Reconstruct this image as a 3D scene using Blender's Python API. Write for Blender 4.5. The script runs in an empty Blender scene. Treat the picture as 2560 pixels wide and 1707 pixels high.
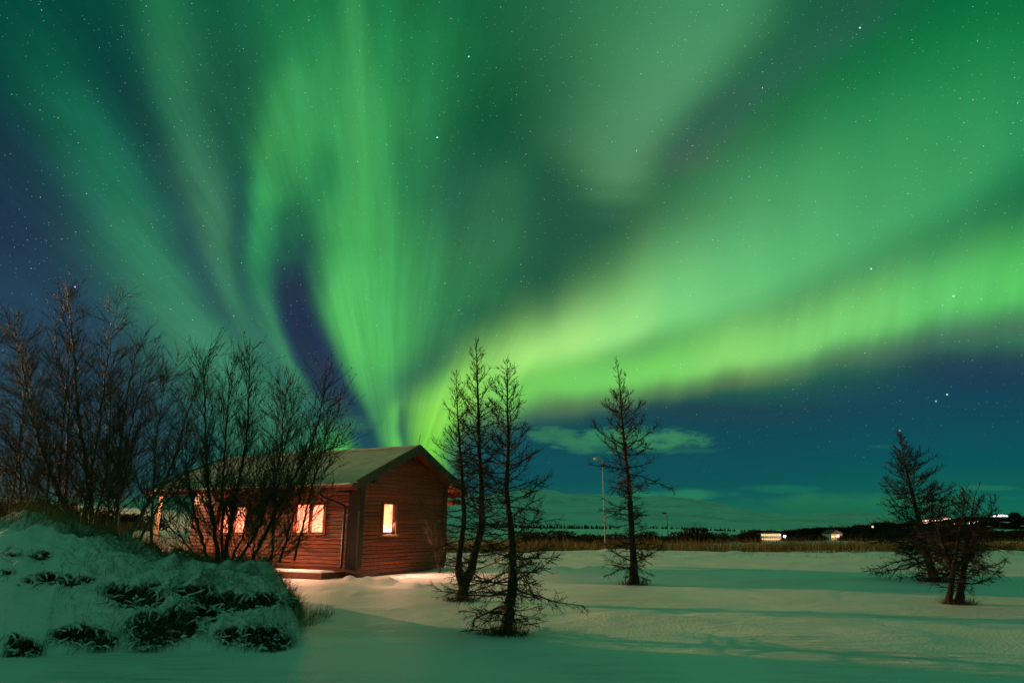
import bpy, bmesh, math, random
import numpy as np
from mathutils import Vector, Matrix, noise

C = bpy.context.scene
COL = C.collection
R = math.radians

# ------------------------------------------------------------------ camera
CAM_H, PITCH, FPX = 1.5, R(15.24), 1707.0          # 24 mm lens, photograph 2560 px wide
cam_d = bpy.data.cameras.new('camera')
cam_d.lens = 24.0
cam_d.sensor_width = 36.0
cam_d.clip_start = 0.1
cam_d.clip_end = 60000.0
cam = bpy.data.objects.new('camera', cam_d)
COL.objects.link(cam)
cam.location = (0, 0, CAM_H)
cam.rotation_euler = (R(90) + PITCH, 0, 0)
C.camera = cam

C.view_settings.view_transform = 'Standard'
C.view_settings.look = 'None'
C.view_settings.exposure = 0.0
C.view_settings.gamma = 1.0
C.cycles.use_denoising = True
C.cycles.max_bounces = 6
C.cycles.diffuse_bounces = 3
C.cycles.glossy_bounces = 2
C.cycles.transmission_bounces = 2
C.cycles.transparent_max_bounces = 6
C.cycles.sample_clamp_indirect = 4.0

SP, CP = math.sin(PITCH), math.cos(PITCH)


def lin(r, g, b):
    f = lambda c: (c / 255 / 12.92) if c / 255 <= 0.04045 else ((c / 255 + 0.055) / 1.055) ** 2.4
    return (f(r), f(g), f(b))


def proj(p):
    x, y, z = p
    d = y * CP + (z - CAM_H) * SP
    return 1280 + FPX * x / d, 853.5 - FPX * ((z - CAM_H) * CP - y * SP) / d


def at(px, py, Y):
    """world point seen at a photograph pixel at distance Y in front of the camera"""
    a, b = (px - 1280) / FPX, (853.5 - py) / FPX
    dy = CP - b * SP
    dz = SP + b * CP
    return Vector((a / dy * Y, Y, CAM_H + dz / dy * Y))


def gnd(px, py, z=0.0):
    a, b = (px - 1280) / FPX, (853.5 - py) / FPX
    dy = CP - b * SP
    dz = SP + b * CP
    t = (z - CAM_H) / dz
    return Vector((a * t, dy * t, z))


# ------------------------------------------------------------------ sky: night sky with aurora, all nodes, by direction
W = bpy.data.worlds.new('World')
C.world = W
W.use_nodes = True
NT = W.node_tree
NT.nodes.clear()


def nd(t, **kw):
    n = NT.nodes.new(t)
    for k, v in kw.items():
        setattr(n, k, v)
    return n


def put(sock, v):
    if hasattr(v, 'is_output'):
        NT.links.new(v, sock)
    else:
        sock.default_value = v


def M(op, a, b=None, c=None, clamp=False):
    n = nd('ShaderNodeMath', operation=op, use_clamp=clamp)
    put(n.inputs[0], a)
    if b is not None:
        put(n.inputs[1], b)
    if c is not None:
        put(n.inputs[2], c)
    return n.outputs[0]


def ramp(t, stops, interp='LINEAR'):
    n = nd('ShaderNodeValToRGB')
    cr = n.color_ramp
    cr.interpolation = interp
    els = cr.elements
    while len(els) < len(stops):
        els.new(0.5)
    for e, (p, c) in zip(els, stops):
        e.position = min(max(p, 0.0), 1.0)
    for e, (p, c) in zip(els, stops):
        e.color = c
    put(n.inputs[0], t)
    return n


def mix(f, a, b):
    n = nd('ShaderNodeMix', data_type='RGBA', clamp_factor=True)
    put(n.inputs[0], f)
    put(n.inputs[6], a)
    put(n.inputs[7], b)
    return n.outputs[2]


def maprange(v, a, b, c=0.0, d=1.0, smooth=True):
    n = nd('ShaderNodeMapRange', interpolation_type='SMOOTHSTEP' if smooth else 'LINEAR', clamp=True)
    put(n.inputs[0], v)
    for i, x in enumerate((a, b, c, d)):
        n.inputs[i + 1].default_value = x
    return n.outputs[0]


tc = nd('ShaderNodeTexCoord')
sep = nd('ShaderNodeSeparateXYZ')
NT.links.new(tc.outputs['Generated'], sep.inputs[0])
DX, DY, DZ = sep.outputs
# tangent plane of the sky around the aurora's heart (due +Y, 15 degrees up); units: thousandths
cy = M('ADD', M('MULTIPLY', DY, CP), M('MULTIPLY', DZ, SP))
cz = M('SUBTRACT', M('MULTIPLY', DZ, CP), M('MULTIPLY', DY, SP))
cys = M('MAXIMUM', cy, 0.12)
KX0 = M('ADD', M('MULTIPLY', M('DIVIDE', DX, cys), 1.707), 1.28)
KY0 = M('SUBTRACT', 0.8535, M('MULTIPLY', M('DIVIDE', cz, cys), 1.707))
# slow drift so that no band is ruler-straight
nz = nd('ShaderNodeTexNoise')
nz.inputs['Scale'].default_value = 2.6
nz.inputs['Detail'].default_value = 2.0
NT.links.new(tc.outputs['Generated'], nz.inputs['Vector'])
sepn = nd('ShaderNodeSeparateColor')
NT.links.new(nz.outputs['Color'], sepn.inputs[0])
KX = M('ADD', KX0, M('MULTIPLY', M('SUBTRACT', sepn.outputs[0], 0.5), 0.05))
KY = M('ADD', KY0, M('MULTIPLY', M('SUBTRACT', sepn.outputs[1], 0.5), 0.05))

TY = M('DIVIDE', KY, 1.4, clamp=True)
TX = M('DIVIDE', KX, 2.6, clamp=True)


def vramp(pts):
    return ramp(TY, [(y / 1400, (*lin(*c), 1)) for y, c in pts], 'EASE' if False else 'LINEAR').outputs[0]


b_left = vramp([(0, (7, 78, 66)), (150, (10, 62, 68)), (300, (20, 56, 70)), (600, (33, 56, 76)), (800, (37, 68, 90)), (1100, (42, 74, 88)), (1300, (52, 84, 80))])
b_fan = vramp([(0, (14, 92, 64)), (250, (22, 88, 66)), (450, (20, 76, 68)), (600, (26, 60, 74)), (720, (33, 46, 78)), (900, (34, 50, 80)), (1050, (28, 66, 84)), (1200, (24, 84, 84)), (1318, (30, 100, 80))])
b_mid = vramp([(0, (8, 92, 56)), (300, (10, 84, 54)), (520, (34, 88, 66)), (640, (32, 88, 66)), (780, (10, 82, 64)), (930, (34, 112, 70)), (1020, (32, 68, 78)), (1080, (18, 72, 84)), (1200, (14, 80, 86)), (1270, (22, 96, 84)), (1318, (28, 104, 82))])
b_right = vramp([(0, (8, 112, 64)), (250, (14, 122, 70)), (420, (16, 96, 68)), (560, (16, 92, 68)), (800, (38, 56, 78)), (900, (32, 56, 80)), (1000, (20, 68, 88)), (1150, (10, 82, 88)), (1250, (14, 98, 84)), (1318, (24, 106, 82))])
fx = ramp(TX, [(0.04, (0, 0, 0, 1)), (0.25, (1, 0, 0, 1)), (0.36, (1, 0, 0, 1)), (0.49, (1, 1, 0, 1)), (0.62, (1, 1, 0, 1)), (0.95, (1, 1, 1, 1))], 'EASE')
sf = nd('ShaderNodeSeparateColor')
NT.links.new(fx.outputs[0], sf.inputs[0])
col = mix(sf.outputs[0], b_left, b_fan)
col = mix(sf.outputs[1], col, b_mid)
col = mix(sf.outputs[2], col, b_right)


def ribbon(axis, geo, cols, power=2.0, wob=None):
    """a curtain: centre line and the soft width on either side along one axis, colour and opacity along it"""
    global col
    span = 1400 if axis == 'y' else 2600
    other = 2600 if axis == 'y' else 1400
    t = TY if axis == 'y' else TX
    s = M('MULTIPLY', KX if axis == 'y' else KY, 1000 / other)
    g = ramp(t, [(p / span, (c / other, wn / other, wp / other, 1)) for p, c, wn, wp in geo], 'CARDINAL')
    sg = nd('ShaderNodeSeparateColor')
    NT.links.new(g.outputs[0], sg.inputs[0])
    d = M('SUBTRACT', s, sg.outputs[0])
    if wob is not None:
        d = M('ADD', d, wob)
    dn = M('DIVIDE', M('MAXIMUM', M('MULTIPLY', d, -1.0), 0.0), M('MAXIMUM', sg.outputs[1], 0.002))
    dp = M('DIVIDE', M('MAXIMUM', d, 0.0), M('MAXIMUM', sg.outputs[2], 0.002))
    q = M('POWER', M('ADD', dn, dp), power)
    e = M('POWER', 2.71828, M('MULTIPLY', q, -1.0))
    cr = ramp(t, [(p / span, (*lin(*c), a)) for p, c, a in cols], 'EASE')
    col = mix(M('MULTIPLY', e, cr.outputs[1]), col, cr.outputs[0])
# --- left fan
ribbon('y', [(0, 60, 200, 130), (100, 100, 190, 130), (300, 190, 130, 110), (500, 305, 130, 95), (650, 380, 150, 95), (800, 470, 150, 100), (950, 600, 190, 110), (1100, 720, 200, 90), (1250, 800, 200, 80)],
       [(0, (8, 88, 72), .6), (150, (14, 96, 72), .8), (300, (24, 108, 80), .95), (450, (34, 116, 88), 1), (600, (46, 120, 92), 1), (720, (52, 124, 94), 1), (850, (58, 128, 96), 1), (1000, (56, 122, 94), .95), (1150, (56, 124, 90), .9), (1300, (50, 100, 80), .5)], 2.2)
ribbon('y', [(0, 400, 70, 90), (150, 425, 65, 100), (300, 450, 55, 95), (450, 500, 65, 75), (560, 540, 60, 42), (650, 565, 50, 26), (760, 590, 38, 24), (840, 628, 32, 26), (920, 676, 30, 30), (1050, 760, 30, 30)],
       [(0, (40, 132, 86), .9), (150, (46, 128, 86), .9), (300, (46, 118, 84), .9), (450, (58, 122, 90), .95), (600, (66, 128, 94), 1), (750, (60, 124, 92), .9), (850, (64, 126, 96), .7), (950, (60, 120, 94), .3), (1000, (60, 120, 94), 0)], 2.0)
# broad green haze in the fan's heart
ribbon('y', [(0, 620, 90, 120), (200, 590, 70, 110), (400, 600, 60, 90)],
       [(0, (30, 112, 74), .6), (200, (30, 100, 72), .6), (380, (28, 86, 70), .5), (480, (28, 80, 70), 0)])
ribbon('y', [(560, 600, 60, 60), (700, 610, 60, 70), (850, 650, 60, 70), (1000, 720, 60, 70), (1150, 780, 60, 70)],
       [(500, (36, 100, 78), 0), (620, (38, 98, 80), .55), (760, (42, 102, 84), .7), (900, (48, 110, 88), .75), (1050, (50, 112, 88), .7), (1200, (50, 108, 84), .4)])
# narrow curtain left of the hole
ribbon('y', [(450, 655, 34, 60), (540, 654, 32, 55), (630, 644, 30, 60), (700, 648, 32, 45), (760, 668, 36, 26), (850, 704, 30, 18), (920, 742, 26, 16), (1000, 790, 24, 20), (1080, 830, 24, 24)],
       [(430, (50, 150, 88), 0), (500, (48, 145, 88), .9), (600, (46, 138, 86), .95), (700, (44, 124, 84), .9), (780, (54, 128, 92), .9), (900, (62, 138, 100), .9), (1000, (60, 130, 96), .6), (1060, (60, 130, 96), 0)], 2.0)
# the great middle curtain
ribbon('y', [(0, 850, 190, 330), (150, 850, 175, 310), (300, 860, 185, 250), (420, 850, 185, 235), (520, 870, 130, 215), (600, 885, 105, 240), (680, 890, 100, 260), (760, 890, 82, 240), (850, 905, 58, 170), (920, 915, 45, 110), (1000, 935, 34, 70), (1060, 960, 30, 40), (1130, 985, 22, 25)],
       [(0, (36, 140, 80), .85), (120, (44, 150, 84), .92), (300, (56, 160, 88), .97), (450, (54, 152, 86), .97), (600, (62, 158, 86), 1), (700, (66, 166, 88), 1), (800, (74, 176, 92), 1), (900, (80, 182, 92), 1), (960, (76, 168, 92), .95), (1030, (72, 152, 88), .8), (1090, (74, 160, 86), .5), (1150, (70, 160, 80), .2)], 2.8)
# bright wing on its left edge
ribbon('y', [(100, 770, 80, 80), (250, 715, 60, 100), (350, 690, 44, 90), (450, 676, 38, 80), (550, 668, 32, 50), (640, 660, 30, 34)],
       [(80, (58, 158, 92), 0), (220, (62, 164, 92), .75), (380, (68, 170, 92), .85), (480, (62, 164, 92), .85), (570, (54, 148, 88), .5), (640, (50, 140, 86), 0)])
# bright spine
ribbon('y', [(0, 880, 40, 30), (200, 900, 50, 40), (400, 905, 55, 60), (600, 900, 60, 70), (760, 850, 34, 90), (860, 885, 36, 60), (940, 900, 26, 36)],
       [(0, (66, 170, 96), .7), (200, (70, 174, 96), .8), (400, (74, 172, 92), .7), (600, (72, 172, 90), .6), (740, (84, 190, 100), .9), (860, (88, 192, 98), .85), (940, (84, 178, 96), .5), (990, (80, 170, 90), 0)])
# dim fold inside the curtain
ribbon('y', [(340, 800, 30, 45), (450, 805, 36, 50), (560, 770, 26, 30)],
       [(320, (40, 132, 78), 0), (430, (42, 130, 78), .7), (560, (40, 120, 76), .4), (620, (40, 120, 76), 0)])
# blue-black hole between the curtains
ribbon('y', [(480, 745, 26, 26), (560, 738, 44, 24), (640, 732, 36, 25), (700, 732, 34, 34), (780, 748, 31, 32), (860, 778, 31, 32), (940, 815, 38, 27), (1010, 850, 50, 26), (1060, 880, 44, 24), (1100, 905, 40, 30), (1150, 915, 44, 30)],
       [(490, (40, 124, 80), 0), (570, (38, 114, 78), .7), (640, (34, 94, 74), .85), (680, (34, 66, 74), .95), (720, (34, 52, 70), 1), (820, (34, 50, 72), 1), (960, (38, 58, 78), .9), (1025, (44, 80, 82), .8), (1060, (48, 100, 80), .6), (1085, (30, 74, 88), .9), (1130, (28, 70, 90), .95), (1200, (28, 70, 90), .8)], 2.4)
# rays over the roof
ribbon('y', [(990, 990, 22, 14), (1050, 984, 26, 12), (1080, 982, 30, 14), (1120, 998, 34, 12), (1200, 1010, 30, 12)],
       [(980, (84, 176, 88), 0), (1030, (90, 184, 88), .75), (1070, (84, 176, 88), .85), (1110, (92, 192, 92), .9), (1200, (90, 190, 90), .7)])
ribbon('y', [(1000, 1006, 10, 16), (1040, 1007, 10, 14), (1080, 1010, 11, 11), (1120, 1018, 12, 10), (1200, 1024, 12, 10)],
       [(1000, (20, 110, 74), 0), (1030, (12, 80, 78), .75), (1070, (14, 66, 86), .95), (1200, (18, 66, 88), .9)], 2.6)
ribbon('y', [(1040, 830, 50, 30), (1090, 850, 60, 28), (1140, 868, 70, 24), (1200, 870, 70, 24)],
       [(1040, (70, 160, 90), 0), (1085, (74, 172, 90), .6), (1120, (84, 190, 92), .9), (1200, (80, 180, 88), .7)])
# dull finger right of the middle curtain
ribbon('y', [(380, 1300, 120, 50), (500, 1260, 130, 70), (620, 1240, 130, 75), (720, 1190, 110, 80)],
       [(340, (44, 112, 74), 0), (480, (48, 116, 78), .7), (620, (54, 122, 80), .75), (720, (50, 125, 78), .5), (800, (44, 120, 74), 0)])
# pale upper band
ribbon('y', [(0, 1830, 420, 130), (120, 1760, 340, 140), (250, 1670, 250, 130), (350, 1600, 200, 115), (430, 1565, 130, 95), (490, 1545, 95, 85), (560, 1530, 80, 70)],
       [(0, (76, 160, 110), .95), (120, (82, 162, 110), .95), (250, (86, 158, 110), .95), (350, (86, 150, 106), .95), (430, (86, 146, 100), .95), (480, (74, 132, 90), .85), (530, (58, 110, 80), .45), (580, (50, 100, 76), 0)], 2.2)
ribbon('y', [(0, 2150, 200, 110), (100, 2060, 150, 110), (220, 1880, 100, 120), (330, 1770, 90, 110), (420, 1720, 90, 110)],
       [(0, (44, 100, 84), .6), (150, (46, 104, 86), .7), (280, (52, 98, 84), .8), (400, (66, 92, 82), .8), (460, (50, 90, 76), .4), (520, (40, 90, 70), 0)])
# green veil on the right
ribbon('y', [(0, 2500, 170, 200), (200, 2450, 260, 240), (350, 2300, 320, 300), (480, 2100, 330, 340)],
       [(0, (10, 126, 70), .7), (150, (16, 140, 74), .9), (300, (28, 146, 80), .9), (420, (34, 140, 82), .8), (560, (36, 140, 82), 0)])
# main band sweeping to the right
ribbon('x', [(960, 1120, 120, 40), (1050, 1060, 110, 50), (1150, 985, 100, 70), (1280, 925, 105, 75), (1400, 885, 110, 62), (1600, 812, 170, 60), (1800, 735, 240, 86), (2000, 650, 270, 98), (2200, 555, 260, 98), (2400, 440, 230, 104), (2600, 310, 190, 112)],
       [(980, (96, 190, 80), 0), (1060, (110, 205, 80), .5), (1150, (150, 226, 100), .97), (1280, (172, 236, 124), 1), (1400, (172, 236, 132), 1), (1550, (150, 226, 130), 1), (1700, (120, 208, 126), 1), (1850, (102, 194, 120), 1), (2000, (88, 182, 112), 1), (2200, (72, 168, 104), .97), (2400, (60, 162, 98), .95), (2600, (46, 152, 92), .9)], 1.9)
# second, lower curtain with its torn edge
wn = nd('ShaderNodeTexNoise', noise_dimensions='2D')
wv = nd('ShaderNodeCombineXYZ')
put(wv.inputs[0], M('ADD', M('MULTIPLY', KX0, 7.5), M('MULTIPLY', KY0, 2.0)))
put(wv.inputs[1], M('MULTIPLY', KY0, 0.8))
NT.links.new(wv.outputs[0], wn.inputs['Vector'])
wn.inputs['Scale'].default_value = 1.0
wn.inputs['Detail'].default_value = 2.5
WOB = M('MULTIPLY', M('SUBTRACT', wn.outputs[0], 0.5), 0.030)
ribbon('x', [(1180, 960, 60, 60), (1300, 975, 70, 55), (1400, 960, 70, 60), (1600, 950, 80, 50), (1800, 906, 108, 46), (1900, 884, 116, 50), (2000, 850, 116, 60), (2200, 794, 132, 78), (2400, 744, 148, 94), (2600, 704, 160, 122)],
       [(1150, (110, 205, 90), 0), (1280, (118, 206, 94), .95), (1450, (116, 208, 98), 1), (1650, (120, 212, 100), 1), (1850, (136, 216, 112), 1), (2000, (126, 210, 112), 1), (2150, (116, 206, 110), 1), (2350, (96, 200, 106), 1), (2600, (86, 200, 98), 1)], 2.3, WOB)
# dim dust-red hem under it
ribbon('x', [(1300, 1030, 40, 26), (1600, 1000, 36, 20), (1850, 952, 40, 22), (2050, 905, 40, 26), (2300, 855, 50, 28), (2600, 800, 60, 34)],
       [(1280, (70, 84, 84), 0), (1400, (92, 98, 84), .4), (1700, (96, 110, 84), .35), (1880, (110, 120, 84), .4), (2050, (80, 104, 88), .35), (2300, (72, 84, 92), .4), (2600, (66, 66, 88), .5)], 2.4, WOB)
# root of the band above the roof ridge
ribbon('y', [(940, 1180, 90, 60), (1000, 1112, 80, 60), (1040, 1088, 60, 60), (1080, 1074, 48, 54), (1120, 1068, 40, 50), (1180, 1068, 40, 48), (1260, 1064, 38, 40)],
       [(900, (140, 222, 100), 0), (980, (140, 224, 92), .85), (1050, (136, 222, 80), .95), (1100, (120, 214, 70), .95), (1180, (110, 200, 66), .9), (1240, (80, 160, 80), .3), (1280, (60, 130, 80), 0)], 2.0)

# fine rays: narrow streaks running up from the point where the curtains meet
ra = nd('ShaderNodeMath', operation='ARCTAN2')
put(ra.inputs[0], M('SUBTRACT', KX, 0.985))
put(ra.inputs[1], M('SUBTRACT', 1.30, KY))
rr2 = M('SQRT', M('ADD', M('POWER', M('ABSOLUTE', M('SUBTRACT', KX0, 0.985)), 2.0), M('POWER', M('ABSOLUTE', M('SUBTRACT', 1.30, KY0)), 2.0)))
rv = nd('ShaderNodeCombineXYZ')
put(rv.inputs[0], M('MULTIPLY', ra.outputs[0], 7.5))
put(rv.inputs[1], M('MULTIPLY', rr2, 0.9))
rn = nd('ShaderNodeTexNoise', noise_dimensions='2D')
rn.inputs['Scale'].default_value = 1.0
rn.inputs['Detail'].default_value = 5.0
rn.inputs['Roughness'].default_value = 0.7
NT.links.new(rv.outputs[0], rn.inputs['Vector'])
left_part = maprange(KX, 1.45, 1.0)
streak = M('ADD', 1.0, M('MULTIPLY', M('MULTIPLY', M('SUBTRACT', rn.outputs[0], 0.5), 0.80), left_part))
# vertical rays in the lower right curtain
rv2 = nd('ShaderNodeCombineXYZ')
put(rv2.inputs[0], M('ADD', M('MULTIPLY', KX0, 17.0), M('MULTIPLY', KY0, 3.0)))
put(rv2.inputs[1], M('MULTIPLY', KY0, 1.4))
rn2 = nd('ShaderNodeTexNoise', noise_dimensions='2D')
rn2.inputs['Scale'].default_value = 1.0
rn2.inputs['Detail'].default_value = 3.0
NT.links.new(rv2.outputs[0], rn2.inputs['Vector'])
streak = M('ADD', streak, M('MULTIPLY', M('MULTIPLY', M('SUBTRACT', rn2.outputs[0], 0.5), 0.30), M('MULTIPLY', maprange(KX, 1.75, 2.15), M('MULTIPLY', maprange(KY, 0.62, 0.76), maprange(KY, 0.95, 0.82)))))
dim = M('MULTIPLY', streak, maprange(KY, -0.1, 0.75, 0.80, 1.0))
sv = nd('ShaderNodeVectorMath', operation='SCALE')
put(sv.inputs[0], col)
put(sv.inputs['Scale'], dim)
col = sv.outputs[0]

# --- low clouds lit by the aurora
def cloud(px, py, wx, wy, c, a, sc=1.0, off=0.0):
    global col
    v = nd('ShaderNodeCombineXYZ')
    put(v.inputs[0], M('MULTIPLY', KX0, 9.0 * sc))
    put(v.inputs[1], M('MULTIPLY', KY0, 26.0 * sc))
    v.inputs[2].default_value = off
    t = nd('ShaderNodeTexNoise')
    t.inputs['Scale'].default_value = 1.0
    t.inputs['Detail'].default_value = 5.0
    t.inputs['Roughness'].default_value = 0.62
    NT.links.new(v.outputs[0], t.inputs['Vector'])
    ex = M('DIVIDE', M('SUBTRACT', KX0, px / 1000), wx / 1000)
    ey = M('DIVIDE', M('SUBTRACT', KY0, py / 1000), wy / 1000)
    r2 = M('ADD', M('POWER', M('ABSOLUTE', ex), 2.0), M('POWER', M('ABSOLUTE', ey), 2.0))
    g = M('SUBTRACT', M('ADD', 1.0, M('MULTIPLY', M('SUBTRACT', t.outputs[0], 0.5), 3.0)), r2)
    col = mix(M('MULTIPLY', maprange(g, 0.0, 1.05), a), col, (*lin(*c), 1))

cloud(1590, 1100, 215, 38, (56, 132, 90), .95, 1.7, 1.3)
cloud(1480, 1112, 110, 24, (50, 124, 88), .8, 1.2, 8.3)
cloud(1700, 1126, 130, 10, (38, 108, 88), .5, 1.0, 4.0)
cloud(1380, 1090, 75, 26, (50, 120, 86), .85, 1.4, 2.7)
cloud(870, 1062, 90, 26, (52, 106, 86), .6, 1.2, 5.1)
cloud(1110, 1100, 40, 6, (70, 150, 66), .5, 1.5, 3.3)
cloud(1700, 1236, 170, 16, (40, 122, 86), .9, 1.0, 6.2)
cloud(1960, 1222, 110, 12, (30, 112, 86), .6, 1.0, 7.7)
cloud(2120, 1256, 330, 28, (34, 112, 80), .8, .7, 9.4)
cloud(2460, 1220, 90, 9, (34, 112, 84), .7, 1.0, 2.2)
cloud(2440, 1243, 120, 8, (30, 108, 82), .6, 1.0, 3.9)
cloud(2205, 1116, 60, 7, (26, 96, 92), .6, 1.2, 4.8)
cloud(1900, 1272, 700, 24, (28, 104, 76), .7, .5, 1.9)

# --- away from the aurora's heart the sky is an even green veil
amb = ramp(M('ADD', M('MULTIPLY', DZ, 0.5), 0.5), [(0.4, (*lin(24, 60, 54), 1)), (0.5, (*lin(42, 92, 74), 1)), (0.62, (*lin(42, 96, 78), 1)), (0.8, (*lin(46, 110, 82), 1)), (1.0, (*lin(48, 118, 84), 1))]).outputs[0]
col = mix(maprange(cy, 0.28, 0.62), amb, col)
UP = maprange(DZ, 0.0, 0.30)

# --- stars
def stars(scale, rad, strength, keep):
    v = nd('ShaderNodeTexVoronoi', feature='F1')
    v.inputs['Scale'].default_value = scale
    NT.links.new(tc.outputs['Generated'], v.inputs['Vector'])
    s = nd('ShaderNodeSeparateColor')
    NT.links.new(v.outputs['Color'], s.inputs[0])
    core = maprange(v.outputs['Distance'], rad, 0.0)
    lum = M('POWER', M('MULTIPLY', M('MAXIMUM', M('SUBTRACT', s.outputs[0], keep), 0.0), 1.0 / (1 - keep)), 2.5)
    tint = mix(s.outputs[1], (0.75, 0.85, 1.0, 1), (1.0, 0.95, 0.8, 1))
    return M('MULTIPLY', M('MULTIPLY', core, lum), strength), tint

out = nd('ShaderNodeEmission') if False else None
total = col
for sc_, rad_, st_, kp_ in ((150, .088, 1.5, .10), (270, .14, .8, .08), (52, .032, 3.0, .40)):
    f, tint = stars(sc_, rad_, st_, kp_)
    f = M('MULTIPLY', f, UP)
    n = nd('ShaderNodeVectorMath', operation='SCALE')
    put(n.inputs[0], tint)
    put(n.inputs['Scale'], f)
    a = nd('ShaderNodeVectorMath', operation='ADD')
    put(a.inputs[0], total)
    NT.links.new(n.outputs[0], a.inputs[1])
    total = a.outputs[0]
for px, py, c in ((187, 717, (1.2, .7, 2.6)), (1093, 344, (1.0, 1.6, 1.6)), (1172, 142, (.8, 1, 1)), (2150, 70, (.9, 1, 1)), (2250, 1076, (.9, 1, 1)), (2368, 986, (.9, 1, 1)), (2340, 1003, (.5, .6, .6)), (584, 790, (.3, .2, .8)), (2384, 740, (.8, 1, 1)), (2178, 672, (.7, 1, .8))):
    d_ = (at(px, py, 10) - Vector((0, 0, CAM_H))).normalized()
    dp = nd('ShaderNodeVectorMath', operation='DISTANCE')
    NT.links.new(tc.outputs['Generated'], dp.inputs[0])
    dp.inputs[1].default_value = d_
    f = maprange(dp.outputs['Value'], 0.0014, 0.0003)
    n = nd('ShaderNodeVectorMath', operation='SCALE')
    n.inputs[0].default_value = c
    put(n.inputs['Scale'], f)
    a = nd('ShaderNodeVectorMath', operation='ADD')
    put(a.inputs[0], total)
    NT.links.new(n.outputs[0], a.inputs[1])
    total = a.outputs[0]
bg = nd('ShaderNodeBackground')
put(bg.inputs[0], total)
bg.inputs[1].default_value = 1.0
wo = nd('ShaderNodeOutputWorld')
NT.links.new(bg.outputs[0], wo.inputs[0])
W.cycles.sampling_method = 'MANUAL'
W.cycles.sample_map_resolution = 512


# ------------------------------------------------------------------ helpers
rng = np.random.default_rng(7)
random.seed(7)


def tag(o, label=None, cat=None, group=None, kind=None):
    if label: o['label'] = label
    if cat: o['category'] = cat
    if group: o['group'] = group
    if kind: o['kind'] = kind
    return o


def empty(name, loc, rz=0.0, label=None, cat=None, group=None):
    o = bpy.data.objects.new(name, None)
    o.empty_display_size = 0.3
    COL.objects.link(o)
    o.location = loc
    o.rotation_euler = (0, 0, rz)
    return tag(o, label, cat, group)


def mesh_obj(name, V, F, mat=None, parent=None, smooth=False):
    """F: (n,4) int array, or a list of polygons"""
    me = bpy.data.meshes.new(name)
    V = np.asarray(V, dtype=np.float32)
    if isinstance(F, np.ndarray):
        n, k = F.shape
        me.vertices.add(len(V))
        me.vertices.foreach_set('co', V.ravel())
        me.loops.add(n * k)
        me.loops.foreach_set('vertex_index', F.astype(np.int32).ravel())
        me.polygons.add(n)
        me.polygons.foreach_set('loop_start', np.arange(0, n * k, k, dtype=np.int32))
        me.update(calc_edges=True)
    else:
        me.from_pydata([tuple(v) for v in V], [], F)
        me.update()
    if smooth:
        me.polygons.foreach_set('use_smooth', np.ones(len(me.polygons), dtype=bool))
    o = bpy.data.objects.new(name, me)
    COL.objects.link(o)
    if mat is not None:
        me.materials.append(mat)
    if parent is not None:
        o.parent = parent
    return o


class MB:
    """collects simple solids into one mesh"""
    def __init__(s):
        s.v, s.f = [], []

    def box(s, x0, x1, y0, y1, z0, z1, ch=0.0):
        i = len(s.v)
        s.v += [(x, y, z) for z in (z0, z1) for x, y in ((x0, y0), (x1, y0), (x1, y1), (x0, y1))]
        s.f += [[i + a for a in q] for q in ((3, 2, 1, 0), (4, 5, 6, 7), (0, 1, 5, 4), (1, 2, 6, 5), (2, 3, 7, 6), (3, 0, 4, 7))]
        return s

    def poly(s, pts, faces):
        i = len(s.v)
        s.v += [tuple(p) for p in pts]
        s.f += [[i + a for a in q] for q in faces]
        return s

    def prism(s, outline, axis, a, b):
        """extrude a closed outline of 2-D points along an axis from a to b"""
        n = len(outline)
        mk = {'x': lambda p, t: (t, p[0], p[1]), 'y': lambda p, t: (p[0], t, p[1]), 'z': lambda p, t: (p[0], p[1], t)}[axis]
        pts = [mk(p, a) for p in outline] + [mk(p, b) for p in outline]
        fs = [list(range(n))[::-1], list(range(n, 2 * n))] + [[k, (k + 1) % n, n + (k + 1) % n, n + k] for k in range(n)]
        return s.poly(pts, fs)

    def tube(s, pts, rad, sides=8):
        V, F = polytube(pts, rad, sides)
        i = len(s.v)
        s.v += [tuple(p) for p in V]
        s.f += [[i + int(a) for a in q] for q in F]
        n = len(pts)
        s.f.append([i + k for k in range(sides)][::-1])
        s.f.append([i + (n - 1) * sides + k for k in range(sides)])
        return s

    def build(s, name, mat, parent=None, smooth=False, bevel=0.0):
        o = mesh_obj(name, s.v, s.f, mat, parent, smooth)
        if bevel:
            m = o.modifiers.new('bevel', 'BEVEL')
            m.width = bevel
            m.segments = 2
            m.limit_method = 'ANGLE'
        return o


def polytube(pts, rad, sides=8):
    P = np.asarray(pts, dtype=float)
    n = len(P)
    r = np.broadcast_to(np.asarray(rad, dtype=float), (n,))
    T = np.gradient(P, axis=0)
    T /= np.linalg.norm(T, axis=1, keepdims=True) + 1e-9
    ref = np.array([0.31, 0.95, 0.05]) if abs(T[0][1]) < 0.8 else np.array([1.0, 0.1, 0.1])
    A = np.cross(T, ref)
    A /= np.linalg.norm(A, axis=1, keepdims=True) + 1e-9
    B = np.cross(T, A)
    ang = np.linspace(0, 2 * np.pi, sides, endpoint=False)
    ring = np.cos(ang)[None, :, None] * A[:, None, :] + np.sin(ang)[None, :, None] * B[:, None, :]
    V = (P[:, None, :] + ring * r[:, None, None]).reshape(-1, 3)
    k = np.arange(sides)
    F = []
    for i in range(n - 1):
        a = i * sides
        F.append(np.stack([a + k, a + (k + 1) % sides, a + sides + (k + 1) % sides, a + sides + k], axis=1))
    return V, np.concatenate(F)


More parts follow.
